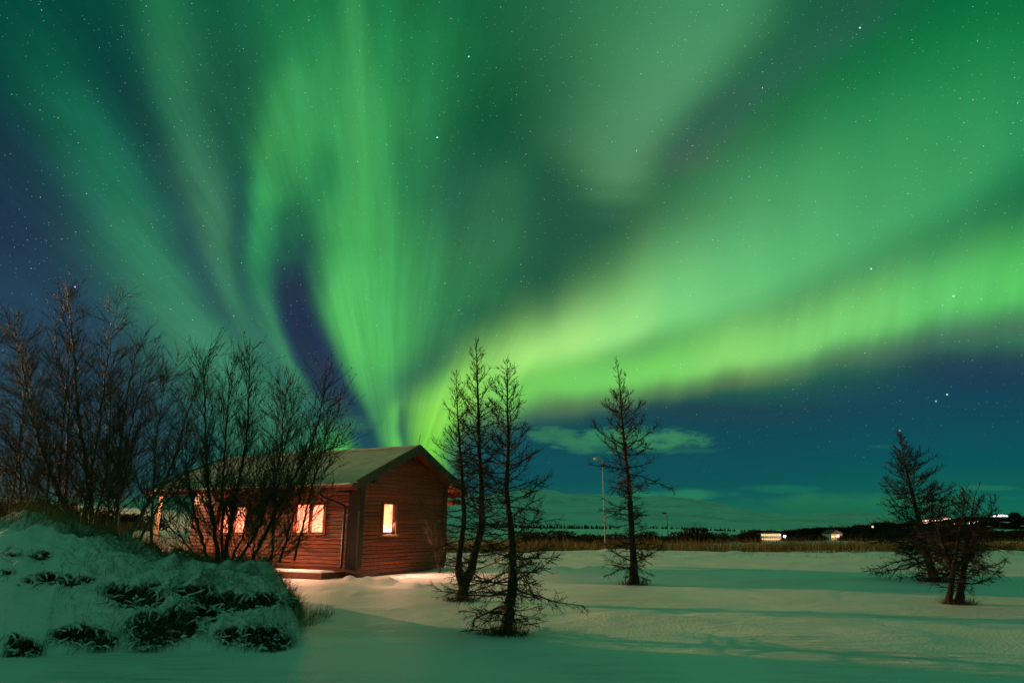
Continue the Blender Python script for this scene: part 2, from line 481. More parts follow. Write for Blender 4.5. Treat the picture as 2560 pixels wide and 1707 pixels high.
def segs_mesh(S, sides=3):
    """S: rows of x0 y0 z0 x1 y1 z1 r0 r1 -> open tubes"""
    S = np.asarray(S, dtype=float)
    P0, P1, r0, r1 = S[:, 0:3], S[:, 3:6], S[:, 6], S[:, 7]
    T = P1 - P0
    T /= np.linalg.norm(T, axis=1, keepdims=True) + 1e-9
    ref = np.where((np.abs(T[:, 2]) < 0.9)[:, None], np.array([[0, 0, 1.0]]), np.array([[1.0, 0, 0]]))
    A = np.cross(T, ref)
    A /= np.linalg.norm(A, axis=1, keepdims=True) + 1e-9
    B = np.cross(T, A)
    ang = np.linspace(0, 2 * np.pi, sides, endpoint=False)
    ring = np.cos(ang)[None, :, None] * A[:, None, :] + np.sin(ang)[None, :, None] * B[:, None, :]
    V = np.concatenate([P0[:, None, :] + ring * r0[:, None, None], P1[:, None, :] + ring * r1[:, None, None]], axis=1).reshape(-1, 3)
    n = len(S)
    k = np.arange(sides)
    base = (np.arange(n) * 2 * sides)[:, None]
    F = np.stack([base + k, base + (k + 1) % sides, base + sides + (k + 1) % sides, base + sides + k], axis=2).reshape(-1, 4)
    return V, F


def join(parts):
    Vs, Fs, o = [], [], 0
    for V, F in parts:
        Vs.append(V)
        Fs.append(F + o)
        o += len(V)
    return np.concatenate(Vs), np.concatenate(Fs)


# numpy value noise, smooth, about -1..1
_perm = np.random.default_rng(3).random((256, 256)) * 2 - 1


def vnoise(x, y):
    x, y = np.asarray(x, float), np.asarray(y, float)
    ix, iy = np.floor(x).astype(int), np.floor(y).astype(int)
    fx_, fy_ = x - ix, y - iy
    fx_, fy_ = fx_ * fx_ * (3 - 2 * fx_), fy_ * fy_ * (3 - 2 * fy_)
    g = lambda a, b: _perm[a & 255, b & 255]
    return (g(ix, iy) * (1 - fx_) + g(ix + 1, iy) * fx_) * (1 - fy_) + (g(ix, iy + 1) * (1 - fx_) + g(ix + 1, iy + 1) * fx_) * fy_


def fbm(x, y, octaves=4, gain=0.5):
    s, a, t = 0, 1.0, 0
    for i in range(octaves):
        s = s + a * vnoise(x * 2 ** i + 17.3 * i, y * 2 ** i - 9.1 * i)
        t += a
        a *= gain
    return s / t


def sstep(v, a, b):
    t = np.clip((np.asarray(v, float) - a) / (b - a), 0, 1)
    return t * t * (3 - 2 * t)


# ------------------------------------------------------------------ materials
def mat(name, base, rough=0.8, noise_scale=None, amt=0.3, bump=0.0, bump_scale=None, metallic=0.0, spec=0.3, emit=None, strength=0.0, coords='Object', stretch=None):
    m = bpy.data.materials.new(name)
    m.use_nodes = True
    nt = m.node_tree
    b = nt.nodes['Principled BSDF']
    b.inputs['Base Color'].default_value = (*base, 1)
    b.inputs['Roughness'].default_value = rough
    b.inputs['Metallic'].default_value = metallic
    b.inputs['Specular IOR Level'].default_value = spec
    if emit:
        b.inputs['Emission Color'].default_value = (*emit, 1)
        b.inputs['Emission Strength'].default_value = strength
    if noise_scale or bump:
        t = nt.nodes.new('ShaderNodeTexCoord')
        mp = nt.nodes.new('ShaderNodeMapping')
        if stretch:
            mp.inputs['Scale'].default_value = stretch
        nt.links.new(t.outputs[coords], mp.inputs[0])
    if noise_scale:
        n = nt.nodes.new('ShaderNodeTexNoise')
        n.inputs['Scale'].default_value = noise_scale
        n.inputs['Detail'].default_value = 5
        nt.links.new(mp.outputs[0], n.inputs['Vector'])
        r = nt.nodes.new('ShaderNodeValToRGB')
        r.color_ramp.elements[0].position = 0.3
        r.color_ramp.elements[1].position = 0.7
        r.color_ramp.elements[0].color = (*[c * (1 - amt) for c in base], 1)
        r.color_ramp.elements[1].color = (*[min(1, c * (1 + amt)) for c in base], 1)
        nt.links.new(n.outputs[0], r.inputs[0])
        nt.links.new(r.outputs[0], b.inputs['Base Color'])
    if bump:
        n2 = nt.nodes.new('ShaderNodeTexNoise')
        n2.inputs['Scale'].default_value = bump_scale or 20
        n2.inputs['Detail'].default_value = 6
        nt.links.new(mp.outputs[0], n2.inputs['Vector'])
        bp = nt.nodes.new('ShaderNodeBump')
        bp.inputs['Strength'].default_value = 1.0
        bp.inputs['Distance'].default_value = bump
        nt.links.new(n2.outputs[0], bp.inputs['Height'])
        nt.links.new(bp.outputs[0], b.inputs['Normal'])
    return m


MS = mat('snow', (0.80, 0.81, 0.83), 0.55, bump=0.018, bump_scale=22, spec=0.25)


def snow_detail(m):
    """wind crust: streaky ripples in patches over fine grain"""
    nt = m.node_tree
    t = nt.nodes.new('ShaderNodeTexCoord')
    mp = nt.nodes.new('ShaderNodeMapping')
    mp.inputs['Rotation'].default_value = (0, 0, R(21))
    mp.inputs['Scale'].default_value = (0.9, 4.5, 1)
    nt.links.new(t.outputs['Object'], mp.inputs[0])
    n = nt.nodes.new('ShaderNodeTexNoise')
    n.inputs['Scale'].default_value = 1.3
    n.inputs['Detail'].default_value = 8
    n.inputs['Roughness'].default_value = 0.62
    n.inputs['Distortion'].default_value = 0.8
    nt.links.new(mp.outputs[0], n.inputs['Vector'])
    n2 = nt.nodes.new('ShaderNodeTexNoise')
    n2.inputs['Scale'].default_value = 0.35
    n2.inputs['Detail'].default_value = 4
    nt.links.new(t.outputs['Object'], n2.inputs['Vector'])
    k = nt.nodes.new('ShaderNodeMapRange')
    k.inputs[1].default_value = 0.42
    k.inputs[2].default_value = 0.62
    nt.links.new(n2.outputs[0], k.inputs[0])
    mu = nt.nodes.new('ShaderNodeMath')
    mu.operation = 'MULTIPLY'
    nt.links.new(n.outputs[0], mu.inputs[0])
    nt.links.new(k.outputs[0], mu.inputs[1])
    bp = nt.nodes.new('ShaderNodeBump')
    bp.inputs['Distance'].default_value = 0.11
    nt.links.new(mu.outputs[0], bp.inputs['Height'])
    old = [x for x in nt.nodes if x.type == 'BUMP' and x != bp][0]
    nt.links.new(bp.outputs[0], old.inputs['Normal'])


snow_detail(MS)
M_bark = mat('dark_bark', (0.045, 0.034, 0.026), 0.85, 14, 0.5, 0.012, 40)
M_twig = mat('twig_bark', (0.032, 0.023, 0.015), 0.7, 6, 0.4)
M_birch = mat('grey_bark', (0.10, 0.082, 0.062), 0.55, 9, 0.6, 0.01, 30, spec=0.5)
M_wtwig = mat('willow_twig', (0.095, 0.058, 0.031), 0.6, 4, 0.4, spec=0.3)
M_leaf = mat('dead_leaf', (0.07, 0.05, 0.025), 0.8, 3, 0.4)
M_grass = mat('dead_grass', (0.075, 0.06, 0.024), 0.8, 1.5, 0.6)
M_straw = mat('pale_straw', (0.24, 0.20, 0.08), 0.8, 1.5, 0.5)
M_reed = mat('reed', (0.20, 0.135, 0.042), 0.8, 0.6, 0.45)
M_wood = mat('stained_boards', (0.25, 0.044, 0.010), 0.42, 7, 0.6, 0.004, 60, spec=0.5, stretch=(0.35, 1, 3))
_nt = M_wood.node_tree
_g = _nt.nodes.new('ShaderNodeNewGeometry')
_r = _nt.nodes.new('ShaderNodeMapRange')
_r.inputs[3].default_value = 0.55
_r.inputs[4].default_value = 1.25
_nt.links.new(_g.outputs['Random Per Island'], _r.inputs[0])
_v = _nt.nodes.new('ShaderNodeVectorMath')
_v.operation = 'SCALE'
_nt.links.new([n for n in _nt.nodes if n.type == 'VALTORGB'][0].outputs[0], _v.inputs[0])
_nt.links.new(_r.outputs[0], _v.inputs['Scale'])
_nt.links.new(_v.outputs[0], _nt.nodes['Principled BSDF'].inputs['Base Color'])
M_wood2 = mat('stained_trim', (0.25, 0.046, 0.012), 0.45, 9, 0.35, 0.003, 50, spec=0.5)
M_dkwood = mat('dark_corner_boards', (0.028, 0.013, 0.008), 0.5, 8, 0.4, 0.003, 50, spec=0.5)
M_barge = mat('green_black_board', (0.055, 0.060, 0.036), 0.6, 6, 0.35)
M_soffit = mat('soffit_boards', (0.20, 0.050, 0.020), 0.6, 6, 0.3)
M_pipe = mat('brown_pipe', (0.05, 0.025, 0.018), 0.35, spec=0.5)
M_post = mat('painted_post', (0.62, 0.42, 0.26), 0.6, 8, 0.2)
M_pole = mat('galvanised_pole', (0.34, 0.36, 0.38), 0.45, 5, 0.2, spec=0.5)
M_wire = mat('black_wire', (0.02, 0.02, 0.02), 0.6, 5, 0.2)
M_dark = mat('dark_shrub', (0.020, 0.017, 0.012), 0.9, 1.2, 0.4)
M_fir = mat('far_forest', (0.016, 0.020, 0.016), 0.95, 0.05, 0.4)
M_rock = None


def roof_material():
    m = bpy.data.materials.new('corrugated_steel')
    m.use_nodes = True
    nt = m.node_tree
    b = nt.nodes['Principled BSDF']
    t = nt.nodes.new('ShaderNodeTexCoord')
    n = nt.nodes.new('ShaderNodeTexNoise')
    n.inputs['Scale'].default_value = 2.2
    n.inputs['Detail'].default_value = 8
    n.inputs['Roughness'].default_value = 0.7
    nt.links.new(t.outputs['Object'], n.inputs['Vector'])
    r = nt.nodes.new('ShaderNodeValToRGB')
    r.color_ramp.elements[0].position = 0.35
    r.color_ramp.elements[1].position = 0.7
    r.color_ramp.elements[0].color = (0.46, 0.37, 0.31, 1)
    r.color_ramp.elements[1].color = (0.70, 0.60, 0.53, 1)     # a dusting of frost
    nt.links.new(n.outputs[0], r.inputs[0])
    nt.links.new(r.outputs[0], b.inputs['Base Color'])
    b.inputs['Roughness'].default_value = 0.6
    return m


M_roof = roof_material()


def lit_material(name, c, strength, fold=0.0, slat=0.0):
    """a curtain or blind with the room's lamps behind it"""
    m = bpy.data.materials.new(name)
    m.use_nodes = True
    nt = m.node_tree
    b = nt.nodes['Principled BSDF']
    b.inputs['Base Color'].default_value = (0.5, 0.4, 0.3, 1)
    b.inputs['Emission Color'].default_value = (*c, 1)
    b.inputs['Emission Strength'].default_value = strength
    t = nt.nodes.new('ShaderNodeTexCoord')
    mp = nt.nodes.new('ShaderNodeMapping')
    mp.inputs['Scale'].default_value = (13, 1, 0.35) if fold else (1.5, 1.5, 3)
    nt.links.new(t.outputs['Object'], mp.inputs[0])
    n = nt.nodes.new('ShaderNodeTexNoise')
    n.inputs['Scale'].default_value = 1.6
    n.inputs['Detail'].default_value = 3
    nt.links.new(mp.outputs[0], n.inputs[0])
    r = nt.nodes.new('ShaderNodeValToRGB')
    r.color_ramp.elements[0].position = 0.3
    r.color_ramp.elements[1].position = 0.7
    r.color_ramp.elements[0].color = (c[0] * .8, c[1] * .48, c[2] * .45, 1)
    r.color_ramp.elements[1].color = (*c, 1)
    nt.links.new(n.outputs[0], r.inputs[0])
    nt.links.new(r.outputs[0], b.inputs['Emission Color'])
    return m


def glass_material():
    m = bpy.data.materials.new('window_glass')
    m.use_nodes = True
    nt = m.node_tree
    nt.nodes.clear()
    o = nt.nodes.new('ShaderNodeOutputMaterial')
    mx = nt.nodes.new('ShaderNodeMixShader')
    mx.inputs[0].default_value = 0.08
    tr = nt.nodes.new('ShaderNodeBsdfTransparent')
    gl = nt.nodes.new('ShaderNodeBsdfGlossy')
    gl.inputs['Roughness'].default_value = 0.05
    nt.links.new(tr.outputs[0], mx.inputs[1])
    nt.links.new(gl.outputs[0], mx.inputs[2])
    nt.links.new(mx.outputs[0], o.inputs[0])
    return m


M_glass = glass_material()
M_curtain = lit_material('lit_curtain', (1.0, 0.31, 0.17), 3.3, fold=1)
M_blind = lit_material('lit_blind', (1.0, 0.46, 0.19), 2.3)
M_sill_glow = lit_material('lit_room_below_blind', (1.0, 0.72, 0.50), 3.2)


def mound_material():
    m = bpy.data.materials.new('snow_over_dead_grass')
    m.use_nodes = True
    nt = m.node_tree
    b = nt.nodes['Principled BSDF']
    b.inputs['Roughness'].default_value = 0.7
    b.inputs['Specular IOR Level'].default_value = 0.2
    t = nt.nodes.new('ShaderNodeTexCoord')
    at_ = nt.nodes.new('ShaderNodeAttribute')
    at_.attribute_name = 'bare'
    n = nt.nodes.new('ShaderNodeTexNoise')
    n.inputs['Scale'].default_value = 7
    n.inputs['Detail'].default_value = 7
    n.inputs['Roughness'].default_value = 0.65
    nt.links.new(t.outputs['Object'], n.inputs['Vector'])
    ad = nt.nodes.new('ShaderNodeMath')
    ad.operation = 'ADD'
    nt.links.new(at_.outputs['Fac'], ad.inputs[0])
    nt.links.new(n.outputs[0], ad.inputs[1])
    r = nt.nodes.new('ShaderNodeMapRange')
    r.inputs[1].default_value = 0.86
    r.inputs[2].default_value = 1.06
    nt.links.new(ad.outputs[0], r.inputs[0])
    n3 = nt.nodes.new('ShaderNodeTexNoise')
    n3.inputs['Scale'].default_value = 30
    nt.links.new(t.outputs['Object'], n3.inputs['Vector'])
    gr = nt.nodes.new('ShaderNodeValToRGB')
    gr.color_ramp.elements[0].color = (0.018, 0.014, 0.007, 1)
    gr.color_ramp.elements[1].color = (0.075, 0.058, 0.022, 1)
    nt.links.new(n3.outputs[0], gr.inputs[0])
    mx = nt.nodes.new('ShaderNodeMix')
    mx.data_type = 'RGBA'
    nt.links.new(r.outputs[0], mx.inputs[0])
    mx.inputs[6].default_value = (0.78, 0.79, 0.81, 1)
    nt.links.new(gr.outputs[0], mx.inputs[7])
    nt.links.new(mx.outputs[2], b.inputs['Base Color'])
    n2 = nt.nodes.new('ShaderNodeTexNoise')
    n2.inputs['Scale'].default_value = 16
    n2.inputs['Detail'].default_value = 6
    nt.links.new(t.outputs['Object'], n2.inputs['Vector'])
    bp = nt.nodes.new('ShaderNodeBump')
    bp.inputs['Distance'].default_value = 0.05
    bp.inputs['Strength'].default_value = 0.9
    nt.links.new(n2.outputs[0], bp.inputs['Height'])
    nt.links.new(bp.outputs[0], b.inputs['Normal'])
    return m


def mountain_material():
    m = bpy.data.materials.new('snowy_mountain')
    m.use_nodes = True
    nt = m.node_tree
    b = nt.nodes['Principled BSDF']
    b.inputs['Roughness'].default_value = 0.9
    b.inputs['Specular IOR Level'].default_value = 0.0
    t = nt.nodes.new('ShaderNodeTexCoord')
    mp = nt.nodes.new('ShaderNodeMapping')
    mp.inputs['Scale'].default_value = (0.0016, 0.0016, 0.012)
    nt.links.new(t.outputs['Object'], mp.inputs[0])
    n = nt.nodes.new('ShaderNodeTexNoise')
    n.inputs['Scale'].default_value = 1.6
    n.inputs['Detail'].default_value = 9
    n.inputs['Roughness'].default_value = 0.72
    nt.links.new(mp.outputs[0], n.inputs['Vector'])
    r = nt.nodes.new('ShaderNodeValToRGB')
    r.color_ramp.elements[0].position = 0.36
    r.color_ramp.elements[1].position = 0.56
    r.color_ramp.elements[0].color = (0.62, 0.64, 0.64, 1)  # haze put into the colour: both tones raised towards the sky
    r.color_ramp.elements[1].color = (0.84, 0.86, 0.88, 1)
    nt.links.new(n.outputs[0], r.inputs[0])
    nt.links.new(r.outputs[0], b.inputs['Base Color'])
    return m


# ------------------------------------------------------------------ terrain
HC = gnd(889, 1444)                       # near corner of the cabin
TH = R(27.5)
EU = Vector((-math.cos(TH), math.sin(TH), 0))
EV = Vector((math.sin(TH), math.cos(TH), 0))


def hloc(u, v, z=0.0):
    return HC + EU * u + EV * v + Vector((0, 0, z))


RIDGES = [((gnd(872, 1452).x, gnd(872, 1452).y), (gnd(1036, 1466).x, gnd(1036, 1466).y), 0.26, 0.22), ((gnd(1085, 1424).x, gnd(1085, 1424).y), (gnd(1300, 1418).x, gnd(1300, 1418).y), 0.16, 0.45),
          ((gnd(1120, 1406).x, gnd(1120, 1406).y), (gnd(1290, 1404).x, gnd(1290, 1404).y), 0.20, 0.6), ((gnd(1400, 1426).x, gnd(1400, 1426).y), (gnd(1500, 1424).x, gnd(1500, 1424).y), 0.16, 0.5),
          ((gnd(1330, 1530).x, gnd(1330, 1530).y), (gnd(2300, 1600).x, gnd(2300, 1600).y), 0.09, 0.55), ((gnd(780, 1484).x, gnd(780, 1484).y), (gnd(960, 1488).x, gnd(960, 1488).y), 0.05, 0.35)]


def ground_h(x, y):
    x, y = np.asarray(x, float), np.asarray(y, float)
    h = 0.05 * fbm(x / 5.0, y / 3.0, 3) * sstep(y, 3, 8)
    # wind-packed drifts drawn out along the light
    xr, yr = x * 0.93 - y * 0.36, x * 0.36 + y * 0.93
    h = h + 0.045 * fbm(xr / 7.0 + 0.6 * vnoise(yr / 3, xr / 9), yr / 1.1, 4) * sstep(y, 4, 10)
    h = h + 0.22 * np.maximum(fbm(xr / 10 + 4, yr / 3.0 + 2, 2), 0) * sstep(y, 9, 15) * (1 - sstep(y, 60, 90))
    # flat around the cabin
    d = np.hypot(x - (HC.x - 2), y - (HC.y + 4))
    h = h * sstep(d, 5.5, 9.5)
    # trodden bank that ends the snowfield
    yb = 40.6 + 0.6 * np.sin(x * 0.21) + 0.5 * vnoise(x / 2.3, x * 0 + 5)
    h = h + (0.10 + 0.10 * np.maximum(vnoise(x / 0.9, y / 0.5), 0)) * np.exp(-((y - yb) / 0.9) ** 2) * sstep(x, -6, 2)
    # dip beyond the grass, then the settled hill on the right
    h = h - 5.0 * sstep(y, 75, 230) * sstep(x, -60, 10)
    h = h + 12.5 * sstep(x / np.maximum(y, 1.0), 0.40, 0.70) * sstep(y, 130, 400)
    h = h + 3.0 * np.exp(-((x - 62) / 26.0) ** 2 - ((y - 215) / 40.0) ** 2)
    # slope on the left behind the birches
    h = h + 3.0 * sstep(-x, 18, 60) * sstep(y, 25, 70) * (1 - sstep(y, 300, 900))
    h = h + 1.3 * sstep(-x, 8.5, 15) * sstep(y, 18, 30)
    # snow ridges added by the cabin to catch lamp light as bright streaks
    for (x0, y0), (x1, y1), a, w in RIDGES:
        dx, dy = x1 - x0, y1 - y0
        t = np.clip(((x - x0) * dx + (y - y0) * dy) / (dx * dx + dy * dy), 0, 1)
        dd = np.hypot(x - x0 - t * dx, (y - y0 - t * dy))
        h = h + a * np.exp(-(dd / w) ** 2) * (0.7 + 0.5 * vnoise(t * 6 + x0, t * 0))
    return h


ring = np.concatenate([np.linspace(-180, -50, 66)[:-1], np.linspace(-50, 50, 640), np.linspace(50, 180, 66)[1:]])
rad = np.geomspace(1.2, 16000, 620)
A_, R_ = np.meshgrid(np.radians(ring), rad, indexing='xy')
GX, GY = R_ * np.sin(A_), R_ * np.cos(A_)
GZ = ground_h(GX, GY)
V = np.stack([GX, GY, GZ], axis=2).reshape(-1, 3)
na = len(ring)
ii, jj = np.meshgrid(np.arange(len(rad) - 1), np.arange(na - 1), indexing='ij')
q = (ii * na + jj).ravel()
F = np.stack([q, q + 1, q + na + 1, q + na], axis=1)[:, ::-1]
g = mesh_obj('snow_ground', V, F, MS, smooth=True)
tag(g, kind='structure')
me = g.data

# mountains across the fjord
def mountains():
    prof = [(-900, 1215), (-400, 1240), (0, 1232), (300, 1246), (600, 1240), (900, 1230), (1120, 1238), (1250, 1228), (1310, 1217), (1370, 1221), (1430, 1230), (1520, 1234), (1560, 1240), (1640, 1240), (1710, 1238), (1780, 1250), (1840, 1266), (1900, 1277), (1980, 1284), (2060, 1279), (2150, 1276), (2240, 1284), (2400, 1288), (2700, 1292), (3400, 1286)]
    px = np.array([p[0] for p in prof], float)
    py = np.array([p[1] for p in prof], float)
    D = 8200.0
    ang, zt = [], []
    for a, b in prof:
        p = at(a, b, D)
        ang.append(math.atan2(p.x, p.y))
        zt.append(p.z)
    n, mrow = 700, 90
    aa = np.linspace(ang[0], ang[-1], n)
    zz = np.interp(aa, ang, zt)
    t = np.linspace(0, 1.35, mrow)
    Tn, An = np.meshgrid(t, aa, indexing='ij')
    dist = 5200 + 3000 * Tn
    X, Y = D / 8200 * dist * np.tan(An), dist
    base = np.where(Tn < 1, Tn ** 1.25, np.maximum(1 - (Tn - 1) * 1.5, 0))
    rid = 1 - np.abs(fbm(X / 700, Y / 1500, 5))
    Z = zz[None, :] * base * (1 + 0.0 * rid) + (rid - 0.8) * 150 * np.minimum(Tn, 1 - 0.75 * np.clip((Tn - .75) * 4, 0, 1)) * base + fbm(X / 220, Y / 260, 4) * 16 * base - 14
    V = np.stack([X, Y, Z], axis=2).reshape(-1, 3)
    i, j = np.meshgrid(np.arange(mrow - 1), np.arange(n - 1), indexing='ij')
    q = (i * n + j).ravel()
    F = np.stack([q, q + 1, q + n + 1, q + n], axis=1)
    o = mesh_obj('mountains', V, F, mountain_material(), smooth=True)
    tag(o, kind='structure')


mountains()

# ------------------------------------------------------------------ the grassy mound, front left
MX = np.array([-14.0, -9.4, -8.5, -7.9, -7.1, -6.6, -6.2, -5.7, -5.0, -4.4, -4.0, -3.75, -3.58, -3.42, -3.3])
MZ = np.array([1.25, 1.50, 1.56, 1.58, 1.42, 1.36, 1.28, 1.08, 0.98, 0.88, 0.78, 0.62, 0.43, 0.20, -0.05])
MF = np.array([8.6, 8.9, 9.0, 9.0, 9.15, 9.3, 9.35, 9.3, 9.3, 9.25, 9.2, 9.2, 9.3, 9.45, 9.6])       # foot of the front bank
POCKETS = [(300, 1492, 46, 26), (372, 1490, 42, 24), (385, 1574, 76, 44), (440, 1556, 44, 38), (195, 1590, 78, 20), (24, 1618, 20, 24), (64, 1622, 34, 22), (262, 1606, 30, 18), (560, 1502, 104, 19), (480, 1478, 50, 16),
           (640, 1500, 50, 20), (500, 1532, 44, 18), (642, 1596, 54, 26), (560, 1590, 26, 20), (690, 1612, 30, 11), (12, 1430, 14, 8), (110, 1442, 34, 20), (160, 1455, 28, 16), (100, 1390, 24, 10), (30, 1378, 30, 8), (205, 1450, 30, 12), (722, 1512, 16, 10), (60, 1460, 26, 6)]


def mound_base(x, y):
    xe = x * 11.6 / np.maximum(y, 1.0)      # its right flank keeps to the line of the cabin path
    crest = np.interp(xe, MX, MZ)
    foot = np.interp(xe, MX, MF)
    yc = 11.9 - 0.5 * sstep(x, -5, -3)
    t = np.clip((y - foot) / (yc - foot), 0, 1)
    front = 1 - (1 - t) ** 1.7
    back = 1 - 0.62 * sstep(y, yc + 0.2, yc + 2.6) - 0.38 * sstep(y, yc + 2.4, yc + 5.0)
    return crest * front * back


def mound_h(x, y):
    b = mound_base(x, y)
    m = np.clip(b / 0.25, 0, 1)
    lump = 0.10 * fbm(x / 0.75, y / 0.75, 3) + 0.05 * (1 - np.abs(vnoise(x / 0.28 + y / 0.5, y / 0.42)) * 2)
    dome = 0.10 * np.exp(-((x + 8.05) / 0.75) ** 2 - ((y - 11.9) / 0.9) ** 2)
    dome = dome + 0.12 * np.exp(-((x + 4.7) / 0.5) ** 2 - ((y - 10.1) / 0.3) ** 2) + 0.10 * np.exp(-((x + 3.5) / 0.3) ** 2 - ((y - 10.3) / 0.4) ** 2) + 0.16 * np.exp(-((x + 3.95) / 0.55) ** 2 - ((y - 11.0) / 0.7) ** 2) + 0.10 * np.exp(-((x + 4.6) / 0.5) ** 2 - ((y - 10.3) / 0.35) ** 2)
    tus = sstep(x / y, -0.78, -0.70) * (0.10 * (0.6 - np.abs(fbm(x / 0.42 + 0.5 * y, y / 0.55, 2)) * 1.6) + 0.018 * fbm(x / 0.11, y / 0.15, 2))
    return b + (lump * 0.8 + dome + tus) * m - 0.02 * (1 - m)


def mound():
    nx, ny = 560, 420
    xs = np.linspace(-13.5, -2.6, nx)
    ys = np.linspace(8.4, 17.0, ny)
    X, Y = np.meshgrid(xs, ys, indexing='xy')
    Z = mound_h(X, Y)
    d = Y * CP + (Z - CAM_H) * SP
    PX = 1280 + FPX * X / d
    PY = 853.5 - FPX * ((Z - CAM_H) * CP - Y * SP) / d
    wx = 26 * fbm(X / 0.30, Y / 0.30 + 7, 4, 0.65)
    wy = 22 * fbm(X / 0.30 + 3, Y / 0.30, 4, 0.65)
    bare = np.zeros_like(X)
    for px, py, rx, ry in POCKETS:
        r2 = ((PX + wx - px) / rx) ** 2 + ((PY + wy - py) / ry) ** 2
        bare = np.maximum(bare, 1 - sstep(r2, 0.55, 1.25))
    bare = bare * (Y < 12)
    front = (Y < 12) * np.clip(mound_base(X, Y) / 0.2, 0, 1)
    Y2 = Y + 0.22 * bare * front
    Z2 = Z - 0.05 * bare * front
    straw = 0.16 * sstep(fbm(X / 0.6 + 9, Y / 0.35, 4), 0.0, 0.45) * sstep(PX + wx * 5, 120, 330) * (1 - 0.6 * sstep(PX, 600, 680))
    behind = 0.40 * sstep(Y, 11.7, 12.5) * sstep(X, -8.2, -7.4) * (0.7 + 0.6 * fbm(X / 0.7, Y / 0.7, 3))
    attr = np.clip(np.maximum(bare * 0.75, np.maximum(straw, behind)), 0, 1)
    gz = ground_h(X, Y2)
    Z2 = np.where(mound_base(X, Y) < 0.01, np.minimum(Z2, gz - 0.05), Z2 + gz * 0)
    V = np.stack([X, Y2, Z2], axis=2).reshape(-1, 3)
    i, j = np.meshgrid(np.arange(ny - 1), np.arange(nx - 1), indexing='ij')
    q = (i * nx + j).ravel()
    F = np.stack([q, q + 1, q + nx + 1, q + nx], axis=1)
    o = mesh_obj('snowy_mound', V, F, mound_material(), smooth=True)
    a = o.data.attributes.new('bare', 'FLOAT', 'POINT')
    a.data.foreach_set('value', attr.ravel().astype(np.float32))
    tag(o, kind='structure')
    return X, Y2, Z2, bare, attr, PX, PY


MOUND = mound()


def blades(root, dirs, length, droop, width, nseg=4, wob=0.05):
    """curved tapering grass blades; root (n,3), dirs (n,3) start directions"""
    n = len(root)
    P = [root]
    d = dirs / np.linalg.norm(dirs, axis=1, keepdims=True)
    for k in range(nseg):
        d = d + np.array([0, 0, -1.0]) * (droop / nseg)[:, None] + rng.normal(0, wob, (n, 3))
        d = d / np.linalg.norm(d, axis=1, keepdims=True)
        P.append(P[-1] + d * (length / nseg)[:, None])
    side = np.cross(d, np.array([0.1, 0.3, 1.0]))
    side = side / (np.linalg.norm(side, axis=1, keepdims=True) + 1e-9)
    V = []
    for k, p in enumerate(P):
        w = width * (1 - k / nseg * 0.85)
        V += [p - side * w[:, None], p + side * w[:, None]]
    V = np.stack(V, axis=1).reshape(-1, 3)
    m = 2 * (nseg + 1)
    F = []
    for k in range(nseg):
        b = np.arange(n)[:, None] * m + 2 * k
        F.append(np.concatenate([b, b + 1, b + 3, b + 2], axis=1))
    return V, np.concatenate(F)


